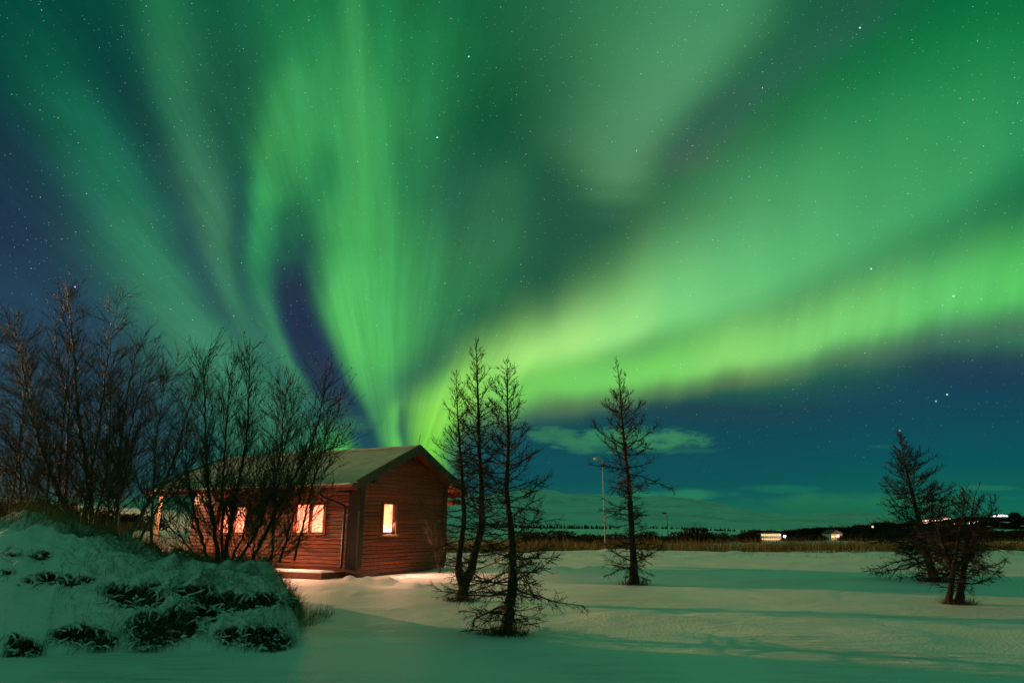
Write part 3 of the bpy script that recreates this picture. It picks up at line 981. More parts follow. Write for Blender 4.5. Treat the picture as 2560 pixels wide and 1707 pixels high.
def mound_grass():
    X, Y, Z, bare, attr, PX, PY = MOUND
    parts, snowy = [], []
    flat = np.stack([X, Y, Z], axis=2).reshape(-1, 3)
    # hanging tufts at the upper rim of every pocket and inside it
    w = (bare * (Y < 12.3)).ravel() + 0.0
    idx = rng.choice(len(flat), 15000, p=w / w.sum())
    n = len(idx)
    r = flat[idx] + rng.normal(0, 0.02, (n, 3)) + np.array([0, -0.03, 0.03])
    d = np.stack([rng.normal(0.25, 0.45, n), rng.normal(-0.55, 0.3, n), rng.normal(0.15, 0.3, n)], axis=1)
    parts.append(blades(r, d, rng.uniform(0.10, 0.30, n), rng.uniform(0.8, 2.2, n), rng.uniform(0.0025, 0.0055, n)))
    V, F = join(parts)
    tag(mesh_obj('dead_grass', V, F, M_grass), kind='stuff')
    parts = []
    # combed-over straw across the top and the right flank
    w2 = ((attr * 1.2 + 0.10 + 0.15 * sstep(PX, 330, 620)) * sstep(PX, 60, 320) * (mound_base(X, Y) > 0.1) * (Y < 12.2)).ravel()
    idx = rng.choice(len(flat), 11000, p=w2 / w2.sum())
    n = len(idx)
    r = flat[idx]
    d = np.stack([rng.normal(0.8, 0.4, n), rng.normal(-0.45, 0.35, n), rng.uniform(0.0, 0.55, n)], axis=1)
    parts.append(blades(r, d, rng.uniform(0.12, 0.46, n), rng.uniform(0.7, 2.0, n), rng.uniform(0.0020, 0.0045, n)))
    # upright dead stalks along the crest and behind it
    w3 = ((np.abs(Y - 12.3) < 1.0) * (X > -8.6) * (X < -3.2) * 1.0).ravel()
    idx = rng.choice(len(flat), 9000, p=w3 / w3.sum())
    n = len(idx)
    r = flat[idx]
    d = np.stack([rng.normal(0.35, 0.5, n), rng.normal(0, 0.4, n), rng.uniform(0.5, 1.2, n)], axis=1)
    parts.append(blades(r, d, rng.uniform(0.10, 0.40, n), rng.uniform(0.3, 1.6, n), rng.uniform(0.0025, 0.005, n)))
    V, F = join(parts)
    tag(mesh_obj('straw_grass', V, F, M_straw), kind='stuff')
    # straw ropes weighed down with snow: short sagging tubes over pocket rims
    ropes = []
    edge = ((bare > 0.15) & (bare < 0.8) & (Y < 12)).ravel() * 1.0
    idx = rng.choice(len(flat), 750, p=edge / edge.sum())
    for k in idx:
        p = flat[k] + np.array([0, -0.03, 0.02])
        L = rng.uniform(0.04, 0.24)
        d = np.array([rng.normal(0.35, 0.45), rng.normal(-0.45, 0.2), rng.uniform(-0.4, 0.25)])
        d /= np.linalg.norm(d)
        pts, rr = [], []
        for s in range(5):
            pts.append(p.copy())
            rr.append(rng.uniform(0.005, 0.017) * (1.0 if s < 4 else 0.4))
            p = p + d * L / 4
            d = d + np.array([0, 0, -0.2]) + rng.normal(0, 0.30, 3)
            d /= np.linalg.norm(d)
        ropes.append(polytube(pts, rr, 6))
    lumps = rng.choice(len(flat), 700, p=(w + attr.ravel() * 0.4 * (Y < 12).ravel()) / (w + attr.ravel() * 0.4 * (Y < 12).ravel()).sum())
    for k in lumps:
        p = flat[k] + np.array([0, -0.05, 0.03])
        s = rng.uniform(0.008, 0.022)
        pts = [p + np.array([t * s * 1.6, rng.normal(0, .2) * s, rng.normal(0, .2) * s]) for t in (-1, -.5, 0, .5, 1)]
        ropes.append(polytube(pts, [s * .25, s * .8, s, s * .8, s * .25], 6))
    V, F = join(ropes)
    tag(mesh_obj('snow_on_grass', V, F, MS, smooth=True), kind='stuff')


mound_grass()


# ------------------------------------------------------------------ the cabin (local x along the front wall to the left, local y out of the front)
HL, HW = 7.75, 5.0
EZ, RZ, EO = 2.86, 4.29, 0.76             # eave height, ridge height, eave overhang
U0, U1 = -0.47, 9.55                       # roof from gable end to porch end
cabin = empty('log_cabin', HC, math.atan2(EU.y, EU.x), 'red-brown timber cabin with lit windows and grey corrugated roof in the snow', 'cabin')
SLOPE = (RZ - EZ) / (HW / 2 + EO)
WT = EZ + EO * SLOPE - 0.10                # wall top under the roof


def boards(mb, u0, u1, z0, z1, place, bh=0.1185, t=0.028, holes=()):
    """rows of bevelled horizontal boards; place(u, out, z) -> local point"""
    z = z0
    while z < z1 - 0.02:
        zt = min(z + bh, z1)
        cuts = [(u0, u1)]
        for a, b, c, d in holes:
            if zt > c + 0.01 and z < d - 0.01:
                nxt = []
                for p, q_ in cuts:
                    if a > p: nxt.append((p, min(a, q_)))
                    if b < q_: nxt.append((max(b, p), q_))
                cuts = [x for x in nxt if x[1] - x[0] > 0.01]
        for p, q_ in cuts:
            j = p
            while q_ - j > 3.2:                 # butt joints between lengths
                k = j + random.uniform(1.4, 2.8)
                yield j, k - 0.002, z, zt
                j = k + 0.002
            yield j, q_, z, zt
        z += bh


# cores with openings are made of pieces round the openings
def core_front(mb):
    hs = [(1.40, 2.80, 1.28, 2.30), (4.97, 6.36, 1.27, 2.28)]
    us = [0.0, 1.40, 2.80, 4.97, 6.36, HL]
    for k in range(5):
        a, b = us[k], us[k + 1]
        if k in (1, 3):
            h = hs[k // 2]
            mb.box(a, b, -0.16, -0.001, 0.02, h[2])
            mb.box(a, b, -0.16, -0.001, h[3], WT)
        else:
            mb.box(a, b, -0.16, -0.001, 0.02, WT)


fw = MB()
holes_f = [(1.40, 2.80, 1.28, 2.30), (4.97, 6.36, 1.27, 2.28)]
for p, q_, z, zt in boards(fw, 0.0, HL, 0.28, WT, None, holes=holes_f):
    fw.prism([(0.0, z), (0.030, z + 0.004), (0.034, z + 0.03), (0.030, zt - 0.016), (0.006, zt - 0.003), (0.0, zt)], 'x', p, q_)
core_front(fw)
fw.build('front_wall', M_wood, cabin)

# gable wall towards the trees: boards run across, cut to the roof slope
gw = MB()
GH = (1.17, 1.87, 1.32, 2.30)              # opening: v from, to, z from, to


def gable_lim(z):
    """v range of the gable wall at height z"""
    a = max(0.0, (z - WT) / SLOPE)
    return a, HW - a


z = 0.10
while z < RZ - 0.22:
    zt = z + 0.1185
    a, b = gable_lim(zt)
    cuts = [(a, b)]
    if zt > GH[2] + 0.01 and z < GH[3] - 0.01:
        cuts = [(a, GH[0]), (GH[1], b)]
    jn = random.uniform(1.9, 3.2)
    cuts = [y_ for p, q_ in cuts for y_ in (((p, jn - 0.002), (jn + 0.002, q_)) if p + 0.3 < jn < q_ - 0.3 else ((p, q_),))]
    for p, q_ in cuts:
        if q_ - p < 0.05: continue
        prof = [(0.0, z), (-0.030, z + 0.004), (-0.034, z + 0.03), (-0.030, zt - 0.016), (-0.006, zt - 0.003), (0.0, zt)]
        gw.prism(prof, 'y', -q_, -p)
    z = zt
# core pieces
gw.box(0.001, 0.16, -GH[0], -0.165, 0.02, WT)
gw.box(0.001, 0.16, -(HW - 0.0), -GH[1], 0.02, WT)
gw.box(0.001, 0.16, -GH[1], -GH[0], 0.02, GH[2])
gw.box(0.001, 0.16, -GH[1], -GH[0], GH[3], WT)
gw.prism([(0, WT), (-HW, WT), (-HW / 2, RZ - 0.14)], 'x', 0.001, 0.16)
gw.build('gable_wall', M_wood, cabin)
bw = MB()
bw.box(0.17, HL, -HW, -HW + 0.16, 0.02, WT)
bw.box(HL - 0.16, HL - 0.001, -HW + 0.161, -0.165, 0.02, WT)
bw.prism([(0, WT), (-HW, WT), (-HW / 2, RZ - 0.14)], 'x', HL - 0.16, HL - 0.001)
bw.build('back_wall', M_wood2, cabin)

# roof: two corrugated slopes with real ripples
def roof():
    n = 700
    us = np.linspace(U0, U1, n)
    rip = 0.0045 * np.sin(us / 0.105 * 2 * np.pi)
    V, F = [], []
    for sgn in (1, -1):
        o = sum(len(v) for v in V)
        rows = []
        for t in (0.0, 0.5, 1.0):
            v = HW / 2 + (HW / 2 + EO) * t * -1 if sgn == 1 else HW / 2 + (HW / 2 + EO) * t
            zz = RZ - SLOPE * (HW / 2 + EO) * t
            rows.append(np.stack([us, np.full(n, -v), zz + rip], axis=1))
        for rr_ in list(rows):
            rows.append(rr_ - np.array([0, 0, 0.012]))
        V.append(np.concatenate(rows))
        k = np.arange(n - 1)
        for a, b in ((0, 1), (1, 2)):
            f = np.stack([o + a * n + k, o + a * n + k + 1, o + b * n + k + 1, o + b * n + k], axis=1)
            F.append(f if sgn == -1 else f[:, ::-1])
        f = np.stack([o + 2 * n + k, o + 2 * n + k + 1, o + 5 * n + k + 1, o + 5 * n + k], axis=1)
        F.append(f)
    r = mesh_obj('roof', np.concatenate(V), np.concatenate(F), M_roof, cabin)
    cap = MB()
    cap.prism([(-HW / 2 - 0.15, RZ - 0.045), (-HW / 2, RZ + 0.030), (-HW / 2 + 0.15, RZ - 0.045), (-HW / 2 + 0.15, RZ - 0.035), (-HW / 2, RZ + 0.042), (-HW / 2 - 0.15, RZ - 0.035)], 'x', U0 - 0.01, U1 + 0.01)
    cap.build('ridge_cap', M_roof, r)
    return r


roof_o = roof()
# soffit boarding under both slopes
sf_ = MB()
for sgn in (1, -1):
    f = lambda t, dz: (-(HW / 2) + sgn * (HW / 2 + EO - 0.03) * t, RZ - SLOPE * (HW / 2 + EO - 0.03) * t - dz)
    sf_.prism([f(0, 0.03), f(1, 0.03), f(1, 0.075), f(0, 0.075)], 'x', U0 + 0.05, U1 - 0.05)
sf_.build('soffit', M_soffit, cabin)
# bargeboards: a broad board and a capping strip on each rake
for ue, sg in ((U0, -1), (U1, 1)):
    for sgn in (1, -1):
        f = lambda t, dz: (-(HW / 2) + sgn * (HW / 2 + EO + 0.005) * t, RZ - SLOPE * (HW / 2 + EO + 0.005) * t - dz)
        mb = MB()
        a, b = sorted((ue + sg * 0.002, ue + sg * 0.03))
        mb.prism([f(0, -0.005), f(1, -0.005), f(1, 0.25), f(0, 0.25)], 'x', a, b)
        a, b = sorted((ue - sg * 0.05, ue + sg * 0.05))
        mb.prism([f(0, -0.018), f(1, -0.018), f(1, 0.07), f(0, 0.07)][0:2] + [f(1, -0.045), f(0, -0.045)], 'x', a, b)
        a, b = sorted((ue + sg * 0.031, ue + sg * 0.05))
        mb.prism([f(0, -0.012), f(1, -0.012), f(1, 0.09), f(0, 0.09)], 'x', a, b)
        mb.build('bargeboard', M_barge, cabin)
# eave fascia and gutter, front
mb = MB()
mb.box(U0 + 0.04, U1 - 0.04, EO - 0.06, EO - 0.03, EZ - 0.23, EZ - 0.06)
mb.build('fascia', M_wood2, cabin)
mb = MB()
mb.box(U0 + 0.04, U1 - 0.04, -HW - EO + 0.03, -HW - EO + 0.06, EZ - 0.23, EZ - 0.06)
mb.build('fascia', M_wood2, cabin)
gt = MB()
ang = np.linspace(math.pi, 2 * math.pi, 9)
outer = [(EO + 0.035 + 0.062 * math.cos(a), EZ - 0.075 + 0.062 * math.sin(a)) for a in ang]
inner = [(EO + 0.035 + 0.054 * math.cos(a), EZ - 0.072 + 0.054 * math.sin(a)) for a in ang[::-1]]
gt.prism(outer + inner, 'x', -0.36, U1 - 0.1)
gt_o = gt.build('gutter', M_wood2, cabin)
sn = MB()
n = 60
pts = [(-0.34 + (U1 - 0.2) * k / n, EO + 0.035, EZ - 0.058 + 0.006 * math.sin(k * 1.7)) for k in range(n + 1)]
sn.tube(pts, [0.036 + 0.008 * math.sin(k * 0.9) for k in range(n + 1)], 8)
sn.build('snow_strip', MS, gt_o, smooth=True)
# exposed beam end and corner knee by the gable
for bx_ in ((0.30, 0.42, 0.02, EO - 0.07, EZ - 0.28, EZ - 0.16), (-0.33, -0.036, -0.42, -0.28, WT - 0.20, WT - 0.03),
            (-0.33, -0.036, -HW + 0.28, -HW + 0.42, WT - 0.20, WT - 0.03), (-0.33, -0.036, -HW / 2 - 0.08, -HW / 2 + 0.08, RZ - 0.42, RZ - 0.20)):
    MB().box(*bx_).build('roof_beam', M_dkwood, cabin, bevel=0.008)
# dark corner covers, the front one widened to stand in for the pipe's shadow
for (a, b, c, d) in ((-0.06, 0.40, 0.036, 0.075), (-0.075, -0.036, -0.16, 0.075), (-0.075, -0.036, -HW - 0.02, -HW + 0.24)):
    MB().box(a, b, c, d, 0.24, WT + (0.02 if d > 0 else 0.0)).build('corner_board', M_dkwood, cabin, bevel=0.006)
# dark wood plinth under the walls
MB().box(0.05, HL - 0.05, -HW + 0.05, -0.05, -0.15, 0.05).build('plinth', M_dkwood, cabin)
# rain pipe
dp = MB()
dp.tube([(0.98, EO + 0.035, EZ - 0.12), (0.98, EO + 0.035, EZ - 0.30), (0.95, EO - 0.03, EZ - 0.42), (0.64, 0.28, EZ - 0.62), (0.52, 0.14, EZ - 0.70), (0.50, 0.12, EZ - 0.82), (0.50, 0.12, 1.6), (0.50, 0.12, 0.34), (0.51, 0.18, 0.27)], 0.043, 12)
pipe = dp.build('rain_pipe', M_pipe, cabin, smooth=True)
MB().box(0.89, 1.07, EO - 0.02, EO + 0.09, EZ - 0.26, EZ - 0.10).build('outlet_box', M_pipe, pipe, bevel=0.015)


def ring_boxes(mb, a0, a1, z0, z1, w, y0, y1, axis):
    """four butted frame pieces"""
    def bx(p, q_, c, d):
        if axis == 'u': mb.box(p, q_, y0, y1, c, d)
        else: mb.box(y0, y1, -q_, -p, c, d)
    bx(a0, a0 + w, z0, z1)
    bx(a1 - w, a1, z0, z1)
    bx(a0 + w, a1 - w, z0, z0 + w)
    bx(a0 + w, a1 - w, z1 - w, z1)


def front_window(u0, u1, z0, z1):
    tr = MB()
    # wide flat trim boards
    tr.box(u0 - 0.11, u0 - 0.002, 0.036, 0.062, z0 - 0.10, z1 + 0.12)
    tr.box(u1 + 0.002, u1 + 0.11, 0.036, 0.062, z0 - 0.10, z1 + 0.12)
    tr.box(u0 - 0.002, u1 + 0.002, 0.036, 0.062, z1 + 0.004, z1 + 0.12)
    tr.box(u0 - 0.002, u1 + 0.002, 0.036, 0.090, z0 - 0.055, z0 - 0.004)
    w = tr.build('window', M_wood2, cabin, bevel=0.004)
    fr = MB()
    um = (u0 + u1) / 2 - 0.04
    ring_boxes(fr, u0, u1, z0, z1, 0.028, -0.10, 0.03, 'u')
    fr.box(um - 0.030, um + 0.030, -0.095, 0.026, z0 + 0.03, z1 - 0.03)
    ring_boxes(fr, u0 + 0.030, um - 0.032, z0 + 0.030, z1 - 0.030, 0.022, -0.07, 0.012, 'u')
    fr.build('frame', M_soffit, w)
    p = MB()
    p.box(u0 + 0.025, u1 - 0.025, -0.045, -0.041, z0 + 0.025, z1 - 0.025)
    p.build('pane', M_glass, w)
    # curtain with folds
    n = 90
    us = np.linspace(u0 + 0.03, u1 - 0.03, n)
    yy = -0.13 + 0.012 * np.sin(us * 55) + 0.006 * np.sin(us * 23 + 1)
    V = np.concatenate([np.stack([us, yy, np.full(n, z0 + 0.02)], 1), np.stack([us, yy, np.full(n, z1 - 0.02)], 1)])
    k = np.arange(n - 1)
    F = np.stack([k, k + n, k + n + 1, k + 1], axis=1)
    mesh_obj('curtain', V, F, M_curtain, w)
    return w


front_window(1.43, 2.77, 1.31, 2.27)
front_window(5.0, 6.33, 1.30, 2.25)


def gable_window():
    v0, v1, z0, z1 = 1.19, 1.85, 1.345, 2.275
    tr = MB()
    tr.box(-0.062, -0.036, -(v0 - 0.002), -(v0 - 0.09), z0 - 0.06, z1 + 0.10)
    tr.box(-0.062, -0.036, -(v1 + 0.10), -(v1 + 0.002), z0 - 0.06, z1 + 0.10)
    tr.box(-0.062, -0.036, -(v1 + 0.002), -(v0 - 0.002), z1 + 0.004, z1 + 0.10)
    w = tr.build('window', M_wood2, cabin, bevel=0.004)
    sl = MB()
    sl.box(-0.12, -0.036, -(v1 + 0.12), -(v0 - 0.11), z0 - 0.115, z0 - 0.065)
    sl.build('sill', M_post, w, bevel=0.006)
    fr = MB()
    ring_boxes(fr, v0 - 0.015, v1 + 0.015, z0 - 0.02, z1 + 0.02, 0.034, -0.03, 0.09, 'v')
    fr.build('frame', M_dkwood, w)
    MB().box(0.032, 0.036, -(v1 - 0.02), -(v0 + 0.02), z0 + 0.02, z1 - 0.02).build('pane', M_glass, w)
    # venetian blind, let down to a hand above the sill
    bl = MB()
    z = z0 + 0.17
    while z < z1 - 0.02:
        bl.poly([(0.060, -(v1 - 0.045), z), (0.060, -(v0 + 0.045), z), (0.078, -(v0 + 0.045), z + 0.027), (0.078, -(v1 - 0.045), z + 0.027)], [(0, 3, 2, 1)])
        z += 0.025
    bl.box(0.058, 0.080, -(v1 - 0.045), -(v0 + 0.045), z0 + 0.145, z0 + 0.165)
    bl.build('blind', M_blind, w)
    MB().box(0.092, 0.10, -(v1 + 0.01), -(v0 - 0.01), z0 - 0.01, z1 + 0.01).build('lit_room', M_sill_glow, w)
    return w


gable_window()

# porch deck with a lip of snow
dk = MB()
DK0, DK1 = 0.42, 9.5
for k in range(7):
    dk.box(DK0, DK1, 0.036 + k * 0.145, 0.036 + k * 0.145 + 0.138, 0.150, 0.185)
dk.box(DK0, DK1, 1.03, 1.06, -0.06, 0.184)
dk.box(DK0 + 0.01, DK0 + 0.04, 0.04, 1.03, -0.06, 0.149)
deck = dk.build('deck', M_wood2, cabin, bevel=0.004)
n, m_ = 160, 14
us = np.linspace(DK0 + 0.02, DK1 - 0.02, n)
vs = np.linspace(0.42, 1.075, m_)
UU, VV = np.meshgrid(us, vs, indexing='xy')
edge = np.minimum(np.minimum((VV - 0.42) / 0.12, (1.075 - VV) / 0.05), (UU - us[0]) / 0.08)
ZZ = 0.183 + 0.055 * np.sqrt(np.clip(edge, 0, 1)) + 0.010 * fbm(UU / 0.4, VV / 0.3, 3) * np.clip(edge, 0, 1)
V = np.stack([UU, VV, ZZ], 2).reshape(-1, 3)
i, j = np.meshgrid(np.arange(m_ - 1), np.arange(n - 1), indexing='ij')
q = (i * n + j).ravel()
mesh_obj('deck_snow', V, np.stack([q, q + 1, q + n + 1, q + n], 1), MS, deck, smooth=True)
# porch post and its beam at the far end
pp = MB()
pp.box(8.90, 9.03, 0.50, 0.63, 0.19, EZ - 0.22)
pp.box(8.86, 9.07, 0.46, 0.67, 0.187, 0.30)
pp.build('porch_post', M_post, cabin, bevel=0.008)
MB().box(HL + 0.01, U1 - 0.06, 0.49, 0.64, EZ - 0.215, EZ - 0.075).build('porch_beam', M_soffit, cabin)
# wire aerial on the ridge
ar = MB()
ar.tube([(U0 + 0.03, -HW / 2, RZ + 0.03), (U0 + 0.02, -HW / 2, RZ + 0.2), (U0 + 0.0, -HW / 2 - 0.02, RZ + 0.40)], 0.008, 6)
ar.build('aerial', M_wire, cabin)
# back door canopy beam seen past the far corner, lit by the lamp under it
cb = MB()
cb.box(-0.40, 1.6, -HW - 0.62, -HW - 0.50, 2.34, 2.52)
cb.box(-0.40, -0.30, -HW - 0.49, -HW - 0.01, 2.36, 2.50)
cb.build('canopy_beam', M_soffit, cabin, bevel=0.006)

# ------------------------------------------------------------------ lamps of the place
def lamp(name, loc, energy, color, size):
    l = bpy.data.lights.new(name, 'POINT')
    l.energy = energy
    l.color = color
    l.shadow_soft_size = size
    o = bpy.data.objects.new(name, l)
    COL.objects.link(o)
    o.location = loc
    return o


lamp('yard_lamp_light', (-75.0, 45.0, 13.5), 215000, (1.0, 0.49, 0.21), 0.25)
lamp('back_door_light', hloc(0.9, HW + 0.30, 2.12), 60, (1.0, 0.40, 0.24), 0.05)
lamp('porch_light', hloc(8.3, -0.42, 2.50), 85, (1.0, 0.50, 0.24), 0.06)


def window_light(u, v, z, w, h, n, energy, color):
    l = bpy.data.lights.new('window_light', 'AREA')
    l.shape = 'RECTANGLE'
    l.size, l.size_y = w, h
    l.energy = energy
    l.color = color
    l.spread = R(125)
    o = bpy.data.objects.new('window_light', l)
    COL.objects.link(o)
    o.location = hloc(u, v, z)
    o.rotation_euler = Vector(n).to_track_quat('-Z', 'Y').to_euler()


window_light(-0.10, 1.52, 1.80, 0.6, 0.85, -EU - Vector((0, 0, 0.8)), 120, (1.0, 0.42, 0.26))
window_light(2.10, -0.10, 1.80, 1.2, 0.85, -EV - Vector((0, 0, 1.1)), 130, (1.0, 0.40, 0.25))
window_light(5.66, -0.10, 1.80, 1.2, 0.85, -EV - Vector((0, 0, 1.1)), 130, (1.0, 0.40, 0.25))

# ------------------------------------------------------------------ trees
def resample(pts, n):
    P = np.asarray(pts, float)
    s = np.concatenate([[0], np.cumsum(np.linalg.norm(np.diff(P, axis=0), axis=1))])
    t = np.linspace(0, s[-1], n)
    # smooth by cubic-ish averaging
    Q = np.stack([np.interp(t, s, P[:, k]) for k in range(3)], 1)
    for _ in range(2):
        Q[1:-1] = 0.25 * Q[:-2] + 0.5 * Q[1:-1] + 0.25 * Q[2:]
    return Q


def walk(p, d, L, n, r0, r1, lift, wob, segs):
    """a branch: returns its points; adds its segments"""
    pts = [p]
    d = d / np.linalg.norm(d)
    for k in range(n):
        d = d + np.array([0, 0, lift / n]) + rng.normal(0, wob, 3)
        d = d / np.linalg.norm(d)
        q_ = pts[-1] + d * (L / n)
        a, b = r0 + (r1 - r0) * k / n, r0 + (r1 - r0) * (k + 1) / n
        segs.append((*pts[-1], *q_, a, b))
        pts.append(q_)
    return np.array(pts)


def rot_about(d, axis, ang):
    axis = axis / (np.linalg.norm(axis) + 1e-9)
    return d * math.cos(ang) + np.cross(axis, d) * math.sin(ang) + axis * np.dot(axis, d) * (1 - math.cos(ang))


def stem_from_px(pxs, Y, depth=None):
    return [at(a, b, Y + (depth[k] if depth else 0)) for k, (a, b) in enumerate(pxs)]


def larch(name, stems, Y, base_r, prof, fine, label, group=None, gap=0.075, seed=1, bare_below=0.0, upturn=0.55, droop=0.25, sub=1.0, density=1.0, twig=1.0):
    """stems: lists of photograph pixels from foot to tip; prof: (height fraction, branch length in m)"""
    global rng
    rng = np.random.default_rng(seed)
    foot = stem_from_px(stems[0][:1], Y)[0]
    gz = float(ground_h(foot.x, foot.y))
    root = empty(name, (foot.x, foot.y, gz), 0, label, 'tree', group)
    off = np.array([foot.x, foot.y, gz])
    tparts, segs, spurs = [], [], []
    ph, pl = [p[0] for p in prof], [p[1] for p in prof]
    for si, st in enumerate(stems):
        P = np.array([tuple(v) for v in stem_from_px(st, Y)])
        if si > 0:
            P[:, 1] += np.linspace(0, 0.25 * (-1) ** si, len(P))
        if si == 0:
            P[0, 2] = gz - 0.05
        n = max(16, int(len(st) * 7))
        Q = resample(P, n)
        Q[2:-2] += np.cumsum(rng.normal(0, 0.008, (n - 4, 3)), axis=0) * np.linspace(1, 0, n - 4)[:, None]
        t = np.linspace(0, 1, n)
        k_ = 1.0 if si == 0 else 0.75
        r = base_r * k_ * ((1 - t) ** 1.15 * 0.94 + 0.035) * (1 + (0.55 * np.exp(-t * 26) if si == 0 else 0)) * (1 + 0.06 * rng.normal(0, 1, n))
        tparts.append(polytube(Q - off, r, 9))
        H = Q[-1, 2] - Q[0, 2]
        S = np.concatenate([[0], np.cumsum(np.linalg.norm(np.diff(Q, axis=0), axis=1))])
        z = 0.02 if si == 0 else 0.06
        az = rng.uniform(0, 6.28)
        while z < 0.985:
            f = z
            p = np.array([np.interp(f * S[-1], S, Q[:, k]) for k in range(3)])
            zf = (p[2] - gz) / max(H, 0.1) if si == 0 else f
            az += 2.4 + rng.normal(0, 0.5)
            L = np.interp(zf, ph, pl) * rng.uniform(0.5, 1.2) * (1.0 if si == 0 else 0.85) * (0.3 if rng.random() < 0.08 else 1.0)
            if zf > bare_below and L > 0.03:
                el = -droop * (1 - zf) + 0.75 * zf ** 1.5 + rng.normal(0, 0.14)
                d = np.array([math.cos(az) * math.cos(el), math.sin(az) * math.cos(el), math.sin(el)])
                br = max(0.0035, base_r * 0.20 * (L / max(pl)) ** 0.8) * (0.55 + 0.45 * (1 - zf))
                nseg = max(4, int(L / 0.09))
                B = walk(p, d, L, nseg, br, 0.0028 * twig, upturn * (0.5 + 0.6 * zf), 0.12, segs)
                # side shoots
                m = int(L / 0.055 * sub * density)
                for q in range(m):
                    u = rng.uniform(0.12, 0.98)
                    kk = min(int(u * nseg), nseg - 1)
                    pp_ = B[kk] + (B[kk + 1] - B[kk]) * (u * nseg - kk)
                    bd = B[kk + 1] - B[kk]
                    bd /= np.linalg.norm(bd) + 1e-9
                    sd = rot_about(bd, np.array([0, 0, 1.0]) + rng.normal(0, 0.5, 3), rng.choice((-1, 1)) * rng.uniform(0.5, 1.2))
                    Ls = L * 0.34 * (1.05 - u * 0.7) * rng.uniform(0.4, 1.2) + 0.04
                    ns = max(3, int(Ls / 0.055))
                    Sb = walk(pp_, sd, Ls, ns, 0.0048 * twig, 0.0028 * twig, 0.16 + 0.30 * zf - 0.45 * (zf < .55), 0.15, segs)
                    for w_ in range(int(Ls / 0.06 * fine)):
                        k2 = rng.integers(0, ns)
                        dd = Sb[k2 + 1] - Sb[k2]
                        dd /= np.linalg.norm(dd) + 1e-9
                        sd2 = rot_about(dd, rng.normal(0, 1, 3), rng.uniform(0.5, 1.1))
                        walk(Sb[k2], sd2, rng.uniform(0.04, 0.15), 2, 0.0036 * twig, 0.0024 * twig, 0.15, 0.15, segs)
                # short woody spurs
                for q in range(int(L / 0.03 * fine)):
                    kk = rng.integers(0, nseg)
                    s0 = B[kk] + (B[kk + 1] - B[kk]) * rng.random()
                    dd = rng.normal(0, 1, 3)
                    dd /= np.linalg.norm(dd)
                    s1 = s0 + dd * 0.018
                    segs.append((*s0, *s1, 0.0035, 0.003))
            z += gap / max(S[-1], 0.5) * rng.uniform(0.5, 1.5) / density
    V, F = join(tparts)
    mesh_obj('trunk', V, F, M_bark, root, smooth=True)
    S_ = np.array(segs)
    S_[:, 0:3] -= off
    S_[:, 3:6] -= off
    V, F = segs_mesh(S_, 3)
    mesh_obj('crown', V, F, M_twig, root, smooth=True)
    # tuft of dead grass pushed up round the foot
    n = 420
    a = rng.uniform(0, 6.28, n)
    rr_ = base_r * rng.uniform(0.8, 3.6, n) ** 1.0
    rt = np.stack([np.cos(a) * rr_, np.sin(a) * rr_, np.full(n, -0.01)], 1)
    dr = np.stack([np.cos(a) * 0.5 + rng.normal(0, .3, n), np.sin(a) * 0.5 + rng.normal(0, .3, n), rng.uniform(0.5, 1.2, n)], 1)
    V, F = blades(rt, dr, rng.uniform(0.08, 0.30, n), rng.uniform(0.2, 1.2, n), rng.uniform(0.003, 0.006, n))
    tag(mesh_obj('foot_grass', V, F, M_grass, root), kind='stuff')
    return root


# two-stemmed larch beside the gable
larch('larch', [[(1152, 1498), (1160, 1462), (1182, 1418), (1192, 1370), (1206, 1322), (1204, 1240), (1196, 1120), (1194, 1010), (1192, 930), (1190, 848)],
                [(1156, 1470), (1146, 1424), (1152, 1370), (1162, 1300), (1158, 1230), (1152, 1120), (1146, 1020), (1142, 932)]],
      15.6, 0.112, [(0, .25), (.08, .55), (.14, .75), (.3, .85), (.45, .95), (.6, .85), (.75, .6), (.9, .34), (1, .10)], 1.0,
      'bare two-stemmed larch close beside the gable end of the cabin', 'bare larches on the snowfield', gap=0.036, seed=11, bare_below=0.05, upturn=0.75, droop=0.15)
# the larch nearest to us
larch('larch', [[(1263, 1582), (1272, 1530), (1285, 1460), (1290, 1390), (1282, 1300), (1272, 1200), (1273, 1100), (1268, 1020), (1270, 960), (1267, 898)]],
      10.95, 0.092, [(0, .5), (.05, .85), (.12, 1.15), (.22, 1.05), (.30, .75), (.38, .80), (.48, .70), (.58, .68), (.68, .55), (.8, .42), (.9, .26), (1, .07)], 1.0,
      'nearest bare larch with wide low branches, in front of the cabin', 'bare larches on the snowfield', gap=0.024, seed=5, bare_below=0.02, upturn=0.6, droop=0.32)
# the lone larch by the lamp post
larch('larch', [[(1586, 1462), (1584, 1390), (1580, 1300), (1570, 1190), (1560, 1100), (1553, 1020), (1548, 950), (1540, 888)]],
      19.9, 0.115, [(0, .3), (.04, 1.0), (.1, 1.25), (.15, 1.1), (.19, .5), (.25, .85), (.35, 1.0), (.45, 1.2), (.55, 1.25), (.65, .90), (.73, .62), (.8, .42), (.88, .27), (1, .08)], 0.8,
      'lone slender bare larch standing beside the tall lamp post', 'bare larches on the snowfield', gap=0.034, seed=23, bare_below=0.03, upturn=0.6, droop=0.2, twig=1.25)
